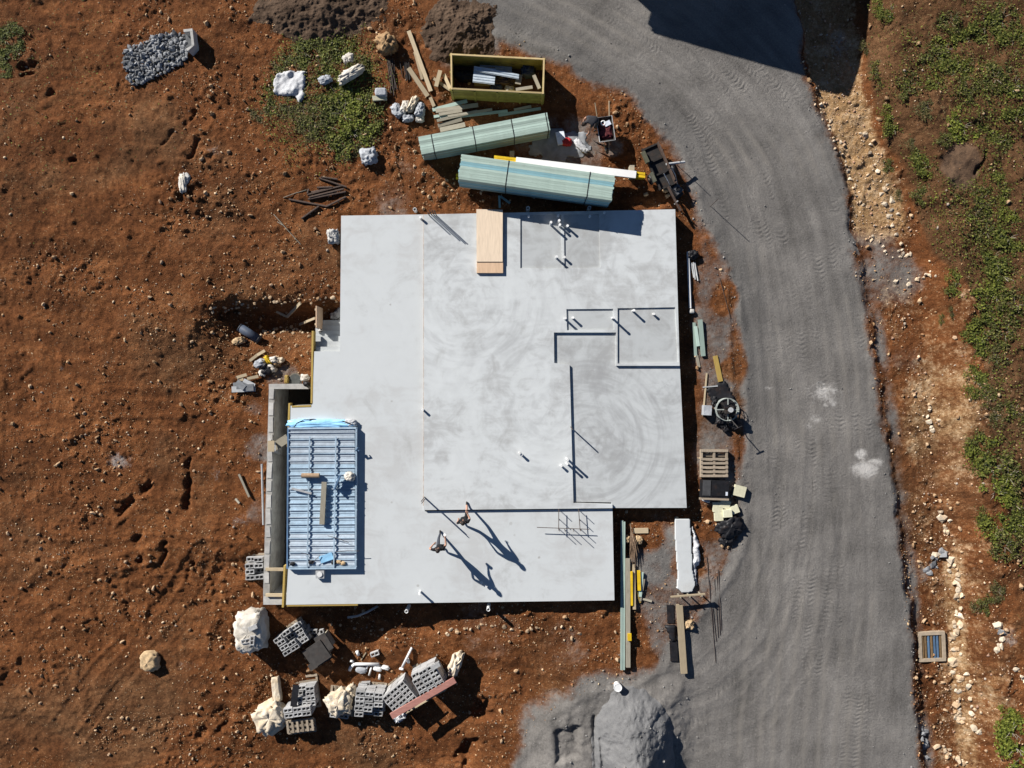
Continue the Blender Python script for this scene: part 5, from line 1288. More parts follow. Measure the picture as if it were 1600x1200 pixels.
# right hand pair of tall stacks with the red beam
q1, z1 = block_stack((624.5,1091), R(40.5), 3, 5, 5, 'grey hollow block in the tall stack at the left end of the red beam', 'blocks left of the red beam stack')
pallet('pallet', (q1.x,q1.y,z1), R(40.5), 'pallet under the tall block stack at the left end of the red beam', 'pallets under the block stacks')
q2, z2 = block_stack((668,1063.5), R(29), 3, 5, 5, 'grey hollow block in the tall stack at the right end of the red beam', 'blocks right of the red beam stack', drop=((0,4,4),))
pallet('pallet', (q2.x,q2.y,z2), R(29), 'pallet under the tall block stack at the right end of the red beam', 'pallets under the block stacks')
for i, (x, y, l) in enumerate(((681,1040,'block turned on its side at the upper corner of the right stack'),)):
    q = P(x, y, z2+1.25); blk((q.x,q.y,z2+1.24), (R(90),0,R(29)), l, None)
a = P(611.5,1119,z2+1.1); b = P(711,1062,z2+1.1); c = (a+b)/2
o = MB().bar(a-c, b-c, .26, .09).build('red_beam', M['red_wood']); o.location = (c.x,c.y,z2+1.1); tag(o, 'long faded red beam along the front of the two tall block stacks', 'beam')
for k, (pa, pb, l) in enumerate((((634,1114),(668,1094),'left white edged plank below the red beam'), ((672,1091),(697,1077),'right white edged plank below the red beam'))):
    a = P(*pa, z2+.6); b = P(*pb, z2+.6); c = (a+b)/2
    o = MB().bar(a-c, b-c, .06, .05).build('edge_plank', M['timber_pale']); o.location = (c.x,c.y,z2+.6); tag(o, l, 'plank', 'planks below the red beam')
for k, (px_, py_, l) in enumerate(((640,1113,'left timber prop standing under the red beam'),(668,1097,'middle timber prop standing under the red beam'),(694,1082,'right timber prop standing under the red beam'))):
    q = P(px_, py_-6, z2+.9); g0 = gz(q.x, q.y); o = MB().box((0,0,(z2+1.06-g0)/2), (.09,.09,z2+1.06-g0+.02)).build('timber_prop', M['timber_grey']); o.location = (q.x,q.y,g0); tag(o, l, 'prop', 'props under the red beam')
q = G(625,1119,.2); blob('white_plastic', (q.x,q.y,q.z), (.5,.35,.5), M['sheet_white'], 'crumpled white plastic under the left end of the red beam', 'plastic sheet', None, .5, .4, 91)
q = G(712,1037,.4); blob('cream_sack', (q.x,q.y,q.z-.05), (.5,1.1,.75), M['bag_cream'], 'tall cream sack at the right end of the red beam', 'sack', None, -.35, .3, 92)
# middle stack, blocks on their sides
q3, z3 = block_stack((576,1101), R(-4), 3, 5, 4, 'grey block lying on its side in the middle stack beside the draped sack', 'blocks of the middle stack', px=.41, py=.235, pz=.2, jitter=.03, drop=((2,0,3),(1,0,3),(2,1,3)))
pallet('pallet', (q3.x,q3.y,z3), R(-4), 'pallet under the middle stack of side lying blocks', 'pallets under the block stacks', 1.25, 1.25)
q = P(571,1070,z3+.25); blk((q.x,q.y,gz(q.x,q.y)+.12), (0,0,.05), 'single pale block lying above the middle stack', None)
# sack draped on blocks
q4, z4 = block_stack((531,1106), R(-6), 2, 4, 2, 'grey block half hidden under the draped cream sack', 'blocks under the draped sack', px=.42, py=.24)
pallet('pallet', (q4.x,q4.y+.12,z4), R(-6), 'pallet beneath the draped cream sack', 'pallets under the block stacks', 1.15, 1.3)
blob('cream_sack', (*P(529,1099,z4+.7).xy, z4+.5), (1.05,1.15,.5), M['bag_cream'], 'cream sack draped over blocks between the two block stacks', 'sack', None, .3, .38, 93)
q = P(547,1083,z4+.6); blob('cream_sack', (q.x,q.y,z4+.14), (.45,.5,.7), M['bag_cream'], 'small cream sack at the corner of the draped sack pallet', 'sack', None, .3, .38, 95)
# left pallet with two heights
q5, z5 = block_stack((464.5,1113), R(7), 3, 2, 4, 'grey hollow block in the front rows of the lower left stack', 'blocks of the lower left stack', px=.4, py=.22, orient='up')
q6, z6 = block_stack((478,1089), R(7), 2, 4, 3, 'grey hollow block in the back rows of the lower left stack', 'blocks of the lower left stack back', px=.4, py=.22, zb=z5, drop=((0,3,2),(0,2,2)))
pallet('pallet', (q5.x+.12,q5.y+.55,z5), R(97), 'pallet under the lower left block stack', 'pallets under the block stacks', 1.5, 1.25)
for i in range(3):
    q = P(466+1*i,1126+2*i,z5+.5-.14*i); pallet('pallet', (q.x+.15,q.y-.12,z5+.62-.2*i), R(7), ['top','middle','bottom'][i] + ' pallet of the small stack below the lower left blocks', 'pallets below the lower left blocks', 1.2, .55, 6)
q = P(464,1085,z5+.7); board((459,1103),(463,1070), .28, .06, M['black'], 'black plastic strip lying on the lower left block stack', 'strip', name='black_strip', z=z5+.80)
q = G(421,1122,.5); blob('bulk_bag', (q.x,q.y,q.z-.08), (1.4,1.35,.85), M['bag_cream'], 'open cream bulk bag left of the lower left block stack', 'bulk bag', None, .5, .34, 96)
q = G(431,1078,.2); blob('cream_sack', (q.x,q.y,q.z-.02), (.38,1.15,.25), M['bag_cream'], 'long narrow cream roll standing above the open bulk bag', 'roll', None, .12, .12, 97, .4)
# bulk bag with blocks at the light well
q = G(390,987,.6); BBZ = q.z - .05
blob('bulk_bag', (q.x,q.y,BBZ), (1.32,1.8,1.0), M['bag_white'], 'large white bulk bag with blocks on it below the light well', 'bulk bag', None, .08, .2, 98, .5, n=40, m=22)
for i, (x, y, rx, rz, dz) in enumerate(((396,980,90,.4,.98),(395,1000,0,1.5,.93),(385,1001,0,.2,.90),(387,1013,0,.1,.72))):
    q = P(x, y, BBZ+dz); blk((q.x,q.y,BBZ+dz), (R(rx),0,rz), 'grey block resting on the large white bulk bag', 'blocks on the bulk bag')
q7, z7 = block_stack((454,1001), R(33), 3, 4, 4, 'grey block in the tilted stack near the dark boards below the slab', 'blocks near the dark boards', drop=((1,2,3),(2,2,3),(2,0,3),(2,3,3),(2,1,3)), px=.42, py=.235, jitter=.03)
pallet('pallet', (q7.x,q7.y,z7), R(33), 'pallet under the tilted block stack near the dark boards', 'pallets under the block stacks', 1.2, 1.1)
for i, (x, y, sx, sy, rz, h_, l) in enumerate(((495,1022,.95,.9,.6,.75,'large dark slab board leaning right of the tilted block stack'),(506,1005,.55,.8,.55,.6,'second dark board behind the large one'),(500,1034,1.1,.28,.55,.5,'narrow dark board along the lower edge of the dark boards'))):
    q = G(x, y, h_); z = gz(q.x,q.y)
    t = thing('dark_board', l, 'board', (q.x,q.y,z), rz, 'dark boards below the slab')
    MB().box((0,0,h_), (sx,sy,.06)).build('panel', plain('dark_board%d' % i, (.055,.05,.046), .35, 5, .85, .004, dirt=.2), t)
    for sx_ in (-.35,.35): MB().box((sx_*sx,0,(h_-.03)/2), (.09,sy*.8,h_-.03)).build('support', M['timber_grey'], t)
for i, (x, y) in enumerate(((490,985),(499,992),(505,988),(468,983),(478,980))):
    q = G(x, y); blk((q.x,q.y,gmax(q.x,q.y,.15)+.09), (R(90)*(i%2),0,i*.9), 'loose grey block in the shade above the dark boards', 'loose blocks in the slab shade')
# pallet by the wall
q8, z8 = block_stack((397,889), R(3), 2, 4, 2, 'grey block on the pallet against the outside of the retaining wall', 'blocks by the retaining wall', px=.4, py=.25, drop=((0,3,1),(1,1,1)), orient='up')
pallet('pallet', (q8.x-.04,q8.y,z8), R(90), 'pallet against the outside of the retaining wall', 'pallets under the block stacks', 1.2, 1.0)
# loose pipes and a block
gp = 'white pipe offcuts below the slab'
def pipe(pts, r, label, lift=.07, mat='white_pvc', group=gp):
    pp = [G(*p) for p in pts]; m = max(p.z for p in pp)
    for p in pp: p.z = max(p.z, m - .05) + lift
    c = sum(pp, Vector())/len(pp); o = MB().tube([p-c for p in pp], r, 10).build('white_pipe', M[mat], None, True); o.location = c; tag(o, label, 'pipe', group)
pipe([(547,1046),(549,1041),(555,1036.5),(593,1036.5)], .075, 'bent white pipe, the largest of the offcut pile', .1)
pipe([(548,1031),(553,1033)], .06, 'short white pipe at the upper left of the offcut pile')
pipe([(576,1037),(570,1051)], .04, 'thin white pipe slanting below the largest offcut', .05); pipe([(581,1041),(577,1054)], .045, 'grey white pipe piece at the bottom of the offcut pile', .05)
pipe([(558,1016),(561,1023)], .075, 'short white pipe stub above the offcut pile'); pipe([(630.5,1037),(644,1011)], .055, 'long white pipe lying alone right of the offcut pile')
pipe([(594,1053),(593,1060)], .05, 'tiny white stub at the lower right of the offcut pile'); pipe([(637,1028),(639,1034)], .07, 'short pale pipe beside the long lone one')
for i, (x, y, sx, sy, l) in enumerate(((591,1043,.42,.3,'pale plastic box in the pipe offcut pile'),(603,1042,.36,.2,'pale curved piece at the right of the pipe offcut pile'),(565,1046,.5,.3,'grey plastic sheet under the pipe offcuts'),(628,1044,.22,.1,'small pale chip below the long lone pipe'))):
    q = G(x, y); blob('plastic_piece', (q.x,q.y,q.z), (sx,sy,.16), M['white_pvc' if i != 2 else 'bag_grey'], l, 'plastic piece', gp, -.2, .25, 100+i, n=16, m=9)
board((564,1031),(572,1019), .05, .04, M['timber_pale'], 'thin pale stick above the pipe offcut pile')
q = G(586.5,1020,.1); blk((q.x,q.y,gmax(q.x,q.y,.15)+.095), (0,0,.35), 'single hollow block lying apart above the pipe offcuts', None)
# buried pipes in the slab shade
pipe([(545,962),(560,960),(575,955),(590,947)], .05, 'long grey hose pipe in the shade below the slab', .03, 'grey_pvc', None)

# ------------------------------------------------------------------ headwall with rip rap
def headwall():
    z = G(297,62).z
    t = thing('headwall', 'small white concrete headwall at the end of the grey stone apron', 'headwall', G(298,63))
    o0 = t.location.copy(); hz = .45
    def wl(pts):
        o = MB().prism([(P(*p, z+hz) - o0).xy for p in pts], -.3, hz).build('wing_wall', M['concrete_old'], t); return o
    wl([(287,46.5),(301,45),(301.5,49),(287.5,50.5)]); wl([(297.5,49.8),(301.6,49.4),(304,71),(300,71)]); wl([(300,71.3),(304,71.3),(294,80),(291,76.5)])
    MB().prism([(P(*p, z+.1) - o0).xy for p in ((289,51),(297,50.4),(299.5,71),(291,74))], -.2, .06).build('apron_slab', plain('dark_apron', (.12,.125,.13), .3, 5), t)
headwall()
def stone_mesh(seed, k=1.0, amp=.35):
    bm = bmesh.new(); bmesh.ops.create_icosphere(bm, subdivisions=1, radius=1.0)
    rg = random.Random(seed); sx, sy, sz = rg.uniform(.7,1.3), rg.uniform(.6,1.0), rg.uniform(.5,.85)
    for v in bm.verts:
        f = 1 + rg.uniform(-amp, amp); v.co = Vector((v.co.x*sx*f, v.co.y*sy*f, v.co.z*sz*f)) * k
    me = bpy.data.meshes.new('stone'); bm.to_mesh(me); bm.free(); return me
RS = [stone_mesh(200+i) for i in range(7)]
for m_ in RS: m_.materials.append(M['stone_grey'])
def riprap():
    poly = [(194,84),(203,74),(220,70),(238,58),(262,54),(288,54),(293,70),(294,88),(280,103),(255,116),(236,124),(214,136),(199,126),(196,105)]
    c = G(245,95); t = thing('stone_apron', 'apron of dark grey rip rap stones in front of the white headwall', 'stone apron', c)
    # irregular spread by rejection
    pts = []; rg = random.Random(5); tries = 0
    while len(pts) < 285 and tries < 20000:
        tries += 1
        x, y = rg.uniform(194,295), rg.uniform(52,138)
        if float(poly_sd(np.array([x]), np.array([y]), poly)[0]) < 0: continue
        if any((x-a)**2+(y-b)**2 < 4.1**2 for a, b in pts): continue
        pts.append((x, y))
    for (x, y) in pts:
        q = G(x, y); s = rg.uniform(.075,.135)
        o = bpy.data.objects.new('stone', rg.choice(RS)); COL.objects.link(o); o.parent = t
        o.location = q - c + Vector((0,0,s*.45)); o.rotation_euler = (rg.uniform(-.5,.5), rg.uniform(-.5,.5), rg.uniform(0,6.28)); o.scale = (s*1.15,s,s)
    sheet_o = MB()
riprap()
sheet('gravel_bed', [(196,86),(222,72),(262,56),(288,56),(292,88),(255,114),(214,134),(200,124)], plain('dark_gravel', (.05,.05,.052), .4, 25, .95, .01), 'dark gravel bed beneath the grey rip rap stones', 'gravel bed', .02, .01, seed=3, edge=.1, lift=.0)

# ------------------------------------------------------------------ plastic litter by the weeds
sheet('white_tarpaulin', [(428,126),(436,115),(455,111),(477,113),(479,130),(477,148),(470,163),(462,155),(440,153),(429,146)], M['sheet_white'], 'crumpled white plastic tarpaulin lying in the green weeds', 'tarpaulin', .012, .10, seed=47, edge=.14, res=.045)
for i, (x, y, sx, sy, sz, rz, m_, l) in enumerate(((545.5,93,.48,.4,.25,.3,'bag_white','small white bag at the top of the weed patch'),(549,117,.4,1.15,.3,-1.05,'bag_white','long white bag lying in the weeds'),(509,126,.55,.36,.25,.4,'bag_grey','small bluish white bag in mid weed patch'),(578,246,.72,.68,.4,.2,'bag_grey','round grey white bag below the weed patch'),(286,287,.3,.8,.16,.1,'bag_white','pale lump of plaster on the bare red soil'),(289,280,.4,.5,.1,-.5,'concrete_old','grey plaster scrap beside the pale lump on bare soil'))):
    q = G(x, y); blob('plastic_bag', (q.x,q.y,q.z-.02), (sx,sy,sz), M[m_], l, 'bag', 'litter near the weeds', rz, .34, 110+i)
q = G(236.5,1031); blob('boulder', (q.x,q.y,q.z-.1), (.85,.88,.5), M['boulder_tan'], 'large round tan boulder alone in the lower left soil', 'boulder', None, 0, .22, 120, n=30, m=18)

# ------------------------------------------------------------------ heaps
def heap(name, cpx, rx, ry, h, mat, label, cat, seed=1, steep=1.0, rz=0.0, n=150, rough_=.08, flat=0.0):
    c = G(*cpx); u = np.linspace(-1.15, 1.15, n); UX, UY = np.meshgrid(u, u)
    ca, sa = math.cos(rz), math.sin(rz)
    wx = c.x + (UX*rx)*ca - (UY*ry)*sa; wy = c.y + (UX*rx)*sa + (UY*ry)*ca
    d = np.hypot(UX, UY) + fbm(wx, wy, max(rx, ry)*.6, seed, 5, .6)*(.16 if h > 1 else .5)
    prof = np.clip(1 - d, 0, 1); prof = np.where(prof > 0, prof ** steep, 0); prof = np.minimum(prof, 1 - flat)
    zz = h * prof
    base = np.vectorize(gz)(wx, wy)
    zz = base + zz + fbm(wx, wy, .5, seed+3, 4, .6) * rough_ * np.clip(prof*5, 0, 1) - 0.04 * (prof <= 0)
    V = np.stack([wx-c.x, wy-c.y, zz-c.z], -1).reshape(-1, 3)
    j, i = np.meshgrid(np.arange(n-1), np.arange(n-1), indexing='ij'); a = (j*n+i).ravel(); F = np.stack([a, a+1, a+n+1, a+n], 1)
    keep = (prof.ravel()[F].max(1) > 0); F = F[keep]; used = np.unique(F); rm = np.full(n*n, -1); rm[used] = np.arange(len(used))
    me = np_mesh(name, V[used], rm[F]); smooth(me)
    return tag(obj(name, me, mat, None, c), label, cat)
heap('gravel_heap', (988,1178), 1.85, 2.95, 1.5, M['gravel_heap'], 'tall heap of grey crushed gravel at the bottom edge', 'gravel heap', 3, 1.0, R(4), 190, .10)
heap('soil_heap', (722,52), 1.6, 1.4, .40, M['soil_heap'], 'dark grey soil mound above the bin', 'soil mound', 7, 1.1, 0, 170, .15)
heap('soil_heap', (508,10), 2.9, 1.6, .40, M['soil_heap'], 'brown grey soil mound at the top edge above the weeds', 'soil mound', 9, 1.1, 0, 200, .15)
def bucket2():
    q = P(966,1076,.5); z = max(gz(q.x,q.y), .05)
    t = thing('white_bucket', 'white plastic bucket standing at the tip of the gravel heap', 'bucket', (*q.xy, z), .2)
    MB().tube([(0,0,0),(0,0,.36)], .135, 18, r2=.165).build('bucket_wall', M['white_pvc'], t, False)
    MB().ringtube((0,0,.36), .165, .014, 22, 6).build('rim', M['white_pvc'], t)
    MB().tube([(math.cos(a_)*.18, -.02+.0*a_, .30-.12*math.sin(a_)) for a_ in np.linspace(0, math.pi, 9)], .006, 5).build('handle', M['alu'], t)
bucket2()

# ------------------------------------------------------------------ people
def person(label, root, rz, J, mats, hair=True, hat=None, held=None):
    """J: joint name -> local position; one skinned body mesh, faces coloured by region"""
    t = thing('person', label, 'person', root, rz)
    order = ['pelvis','waist','chest','neck','head','crown','shl','ell','wrl','hal','shr','elr','wrr','har','hil','knl','anl','tol','hir','knr','anr','tor']
    edges = [('pelvis','waist'),('waist','chest'),('chest','neck'),('neck','head'),('head','crown'),('chest','shl'),('shl','ell'),('ell','wrl'),('wrl','hal'),('chest','shr'),('shr','elr'),('elr','wrr'),('wrr','har'),
             ('pelvis','hil'),('hil','knl'),('knl','anl'),('anl','tol'),('pelvis','hir'),('hir','knr'),('knr','anr'),('anr','tor')]
    rad = dict(pelvis=(.145,.115),waist=(.135,.10),chest=(.165,.115),neck=(.058,.058),head=(.085,.095),crown=(.07,.08),sh=(.068,.068),el=(.048,.046),wr=(.032,.030),ha=(.042,.022),hi=(.092,.092),kn=(.062,.062),an=(.044,.044),to=(.045,.032))
    me = bpy.data.meshes.new('body'); me.from_pydata([J[n] for n in order], [(order.index(a), order.index(b)) for a, b in edges], [])
    ob = bpy.data.objects.new('body', me); COL.objects.link(ob)
    ob.modifiers.new('skin', 'SKIN'); 
    sv = me.skin_vertices[0].data
    for i, n in enumerate(order):
        sv[i].radius = rad.get(n, rad.get(n[:2])); sv[i].use_root = (n == 'pelvis')
    sm = ob.modifiers.new('sub', 'SUBSURF'); sm.levels = 2; sm.render_levels = 2
    dg = bpy.context.evaluated_depsgraph_get(); ev = ob.evaluated_get(dg)
    bm_me = bpy.data.meshes.new_from_object(ev)
    bpy.data.objects.remove(ob)
    # fingers and face details joined into the same mesh
    bm = bmesh.new(); bm.from_mesh(bm_me)
    ex = MB()
    for s in 'lr':
        wr, ha = Vector(J['wr'+s]), Vector(J['ha'+s]); d = (ha - wr).normalized(); sd = d.cross(Vector((0,0,1)))
        if sd.length < .1: sd = Vector((1,0,0))
        sd.normalize(); up = sd.cross(d)
        for i, (o_, ln) in enumerate(((-.030,.075),(-.010,.088),(.010,.082),(.028,.064))):
            b = ha + sd*o_; ex.tube([b - d*.02, b + d*ln*.5 - up*.006, b + d*ln*.85 - up*.03], .009, 6, r2=.007)
        ex.tube([wr + d*.03 + sd*.02, wr + d*.05 + sd*.055, wr + d*.10 + sd*.06 - up*.01], .010, 6, r2=.008)
    hd, cr, nk = Vector(J['head']), Vector(J['crown']), Vector(J['neck']); fw = Vector(J['face']).normalized(); u = (cr - nk).normalized(); sdv = fw.cross(u).normalized()
    ex.tube([hd + fw*.085 + u*.03, hd + fw*.118 - u*.005, hd + fw*.09 - u*.015], .014, 6)
    for s in (-1, 1): ex.tube([hd + sdv*s*.082 - u*.02, hd + sdv*s*.102 + u*.005, hd + sdv*s*.085 + u*.035], .014, 6)
    tmp = ex.mesh('x'); bm.from_mesh(tmp); bm.to_mesh(bm_me); bm.free()
    for k in ('shirt','trouser','skin','shoe'): bm_me.materials.append(mats[k])
    pel = Vector(J['pelvis']); seg = {'arm': [('shl','ell'),('ell','wrl'),('wrl','hal'),('shr','elr'),('elr','wrr'),('wrr','har')], 'leg': [('hil','knl'),('knl','anl'),('hir','knr'),('knr','anr')], 'foot': [('anl','tol'),('anr','tor')], 'torso': [('pelvis','waist'),('waist','chest'),('chest','neck')], 'head': [('neck','head'),('head','crown')]}
    def dist(p, a, b):
        a = Vector(a); b = Vector(b); e = b - a; k = max(0, min(1, (p-a).dot(e)/e.length_squared)); return (p - a - e*k).length, k
    for f in bm_me.polygons:
        p = f.center; bestd = 9; who = None
        for part, sgs in seg.items():
            for (a, b) in sgs:
                d, k = dist(p, J[a], J[b]); d -= .06 if part == 'torso' else 0
                if d < bestd: bestd = d; who = (part, a, k)
        part, a, k = who
        if part == 'torso': f.material_index = 1 if (a == 'pelvis' and k < .35) else 0
        elif part == 'arm': f.material_index = 0 if (a[:2] == 'sh' and k < mats.get('sleeve', .6)) else 2
        elif part == 'leg': f.material_index = 1 if (a[:2] == 'hi' or k < mats.get('leglen', 1.0) - 1 + .001) else 2
        elif part == 'foot': f.material_index = 3
        else: f.material_index = 2
    if mats.get('leglen', 1.0) >= 2:
        for f in bm_me.polygons:
            pass
    smooth(bm_me); body = obj('body', bm_me, None, t)
    h = MB(); cc = hd.lerp(cr, .72) - fw*.012
    me2 = bpy.data.meshes.new('hair'); b2 = bmesh.new(); bmesh.ops.create_uvsphere(b2, u_segments=14, v_segments=9, radius=1.0)
    ax = Matrix((sdv, fw, u)).transposed()
    bmesh.ops.delete(b2, geom=[v for v in b2.verts if v.co.z < -.35 or (v.co.y > .62 and v.co.z < .25)], context='VERTS')
    for v in b2.verts: v.co = cc + ax @ Vector((v.co.x*.096, v.co.y*.112, v.co.z*.108))
    b2.to_mesh(me2); b2.free(); smooth(me2)
    obj('hair', me2, mats.get('hair', M['hair']), t).modifiers.new('s', 'SOLIDIFY').thickness = .012
    for s in (-1, 1):
        e = MB(); e.ringtube(hd + fw*.088 + sdv*s*.034 + u*.025, .006, .006, 8, 5, ax); e.build('eye', M['hair'], t)
    e = MB(); e.tube([hd + fw*.083 + sdv*.025 - u*.045, hd + fw*.09 - u*.048, hd + fw*.083 - sdv*.025 - u*.045], .006, 5); e.build('mouth', M['red_wood'], t)
    return t
# walker near the step: rear foot on the lower slab, front foot stepping onto the raised slab, facing up the picture
root = P(727.5, 812, ZL)
ft = P(728.5, 789, ZM) - root
J = dict(pelvis=(-.0,.22,.95), waist=(0,.20,1.10), chest=(0,.17,1.34), neck=(0,.17,1.50), head=(0,.20,1.62), crown=(0,.20,1.72), face=(0,1,-.35),
         shl=(-.19,.16,1.42), ell=(-.27,.07,1.15), wrl=(-.24,.16,.92), hal=(-.23,.20,.84), shr=(.19,.17,1.42), elr=(.25,.26,1.18), wrr=(.16,.45,1.15), har=(.12,.52,1.16),
         hil=(-.09,.21,.90), knl=(-.10,.12,.50), anl=(-.08,-.17,.09), tol=(-.08,-.03,.035), hir=(.09,.23,.90), knr=(.09,.50,.62), anr=(.06,ft.y+.0,ft.z+.09), tor=(.06,ft.y+.16,ft.z+.035))
person('person in dark clothes stepping up onto the raised slab', root, 0.0, J, dict(shirt=M['cloth_black'], trouser=M['cloth_black'], skin=M['skin'], shoe=M['shoe'], sleeve=.7, leglen=1.0))
root = P(691, 846, ZL)
J = dict(pelvis=(0,0,.95), waist=(-.01,.0,1.10), chest=(-.02,-.01,1.34), neck=(-.02,.0,1.50), head=(-.01,.02,1.62), crown=(-.01,.02,1.72), face=(.3,1,-.4),
         shl=(-.20,-.03,1.42), ell=(-.40,-.03,1.22), wrl=(-.26,.12,1.08), hal=(-.20,.16,1.04), shr=(.16,.0,1.42), elr=(.27,.14,1.22), wrr=(.24,.40,1.22), har=(.22,.48,1.23),
         hil=(-.09,0,.90), knl=(-.10,.24,.52), anl=(-.08,.36,.09), tol=(-.09,.50,.035), hir=(.09,0,.90), knr=(.11,-.06,.50), anr=(.09,-.36,.10), tor=(.09,-.24,.035))
p2 = person('person in black shirt walking with one arm stretched out holding a white cup', root, 0.0, J, dict(shirt=M['cloth_black'], trouser=M['cloth_navy'], skin=M['skin'], shoe=M['shoe'], sleeve=.55, leglen=2.0))
tc = thing('white_cup', 'white cup held in the outstretched hand of the walking person', 'cup', root + Vector((.23,.56,1.17)))
MB().tube([(0,0,0),(0,0,.13)], .045, 14, r2=.06).build('cup_wall', M['white_pvc'], tc); MB().tube([(0,0,.13),(0,0,.15)], .064, 14).build('lid', M['white_pvc'], tc)
# worker bending beside the wheelbarrow, facing left
root = G(927, 196, .3); root.z = gmax(root.x, root.y, .2)
J = dict(pelvis=(.12,.0,.80), waist=(.02,.02,.90), chest=(-.20,.05,.98), neck=(-.34,.06,.98), head=(-.44,.05,.93), crown=(-.52,.05,.90), face=(-.4,0,-1),
         shl=(-.20,-.13,.93), ell=(-.30,-.24,.68), wrl=(-.42,-.30,.48), hal=(-.46,-.32,.40), shr=(-.20,.23,.95), elr=(-.30,.30,.70), wrr=(-.42,.22,.50), har=(-.46,.20,.42),
         hil=(.11,-.09,.78), knl=(-.02,-.15,.44), anl=(.10,-.16,.09), tol=(-.05,-.18,.035), hir=(.11,.10,.78), knr=(-.02,.18,.44), anr=(.12,.20,.09), tor=(-.03,.22,.035))
person('worker in dark grey clothes bending over beside the black wheelbarrow', root, R(25), J, dict(shirt=M['cloth_grey'], trouser=M['cloth_grey'], skin=M['skin'], shoe=M['shoe'], sleeve=.35, leglen=1.0))

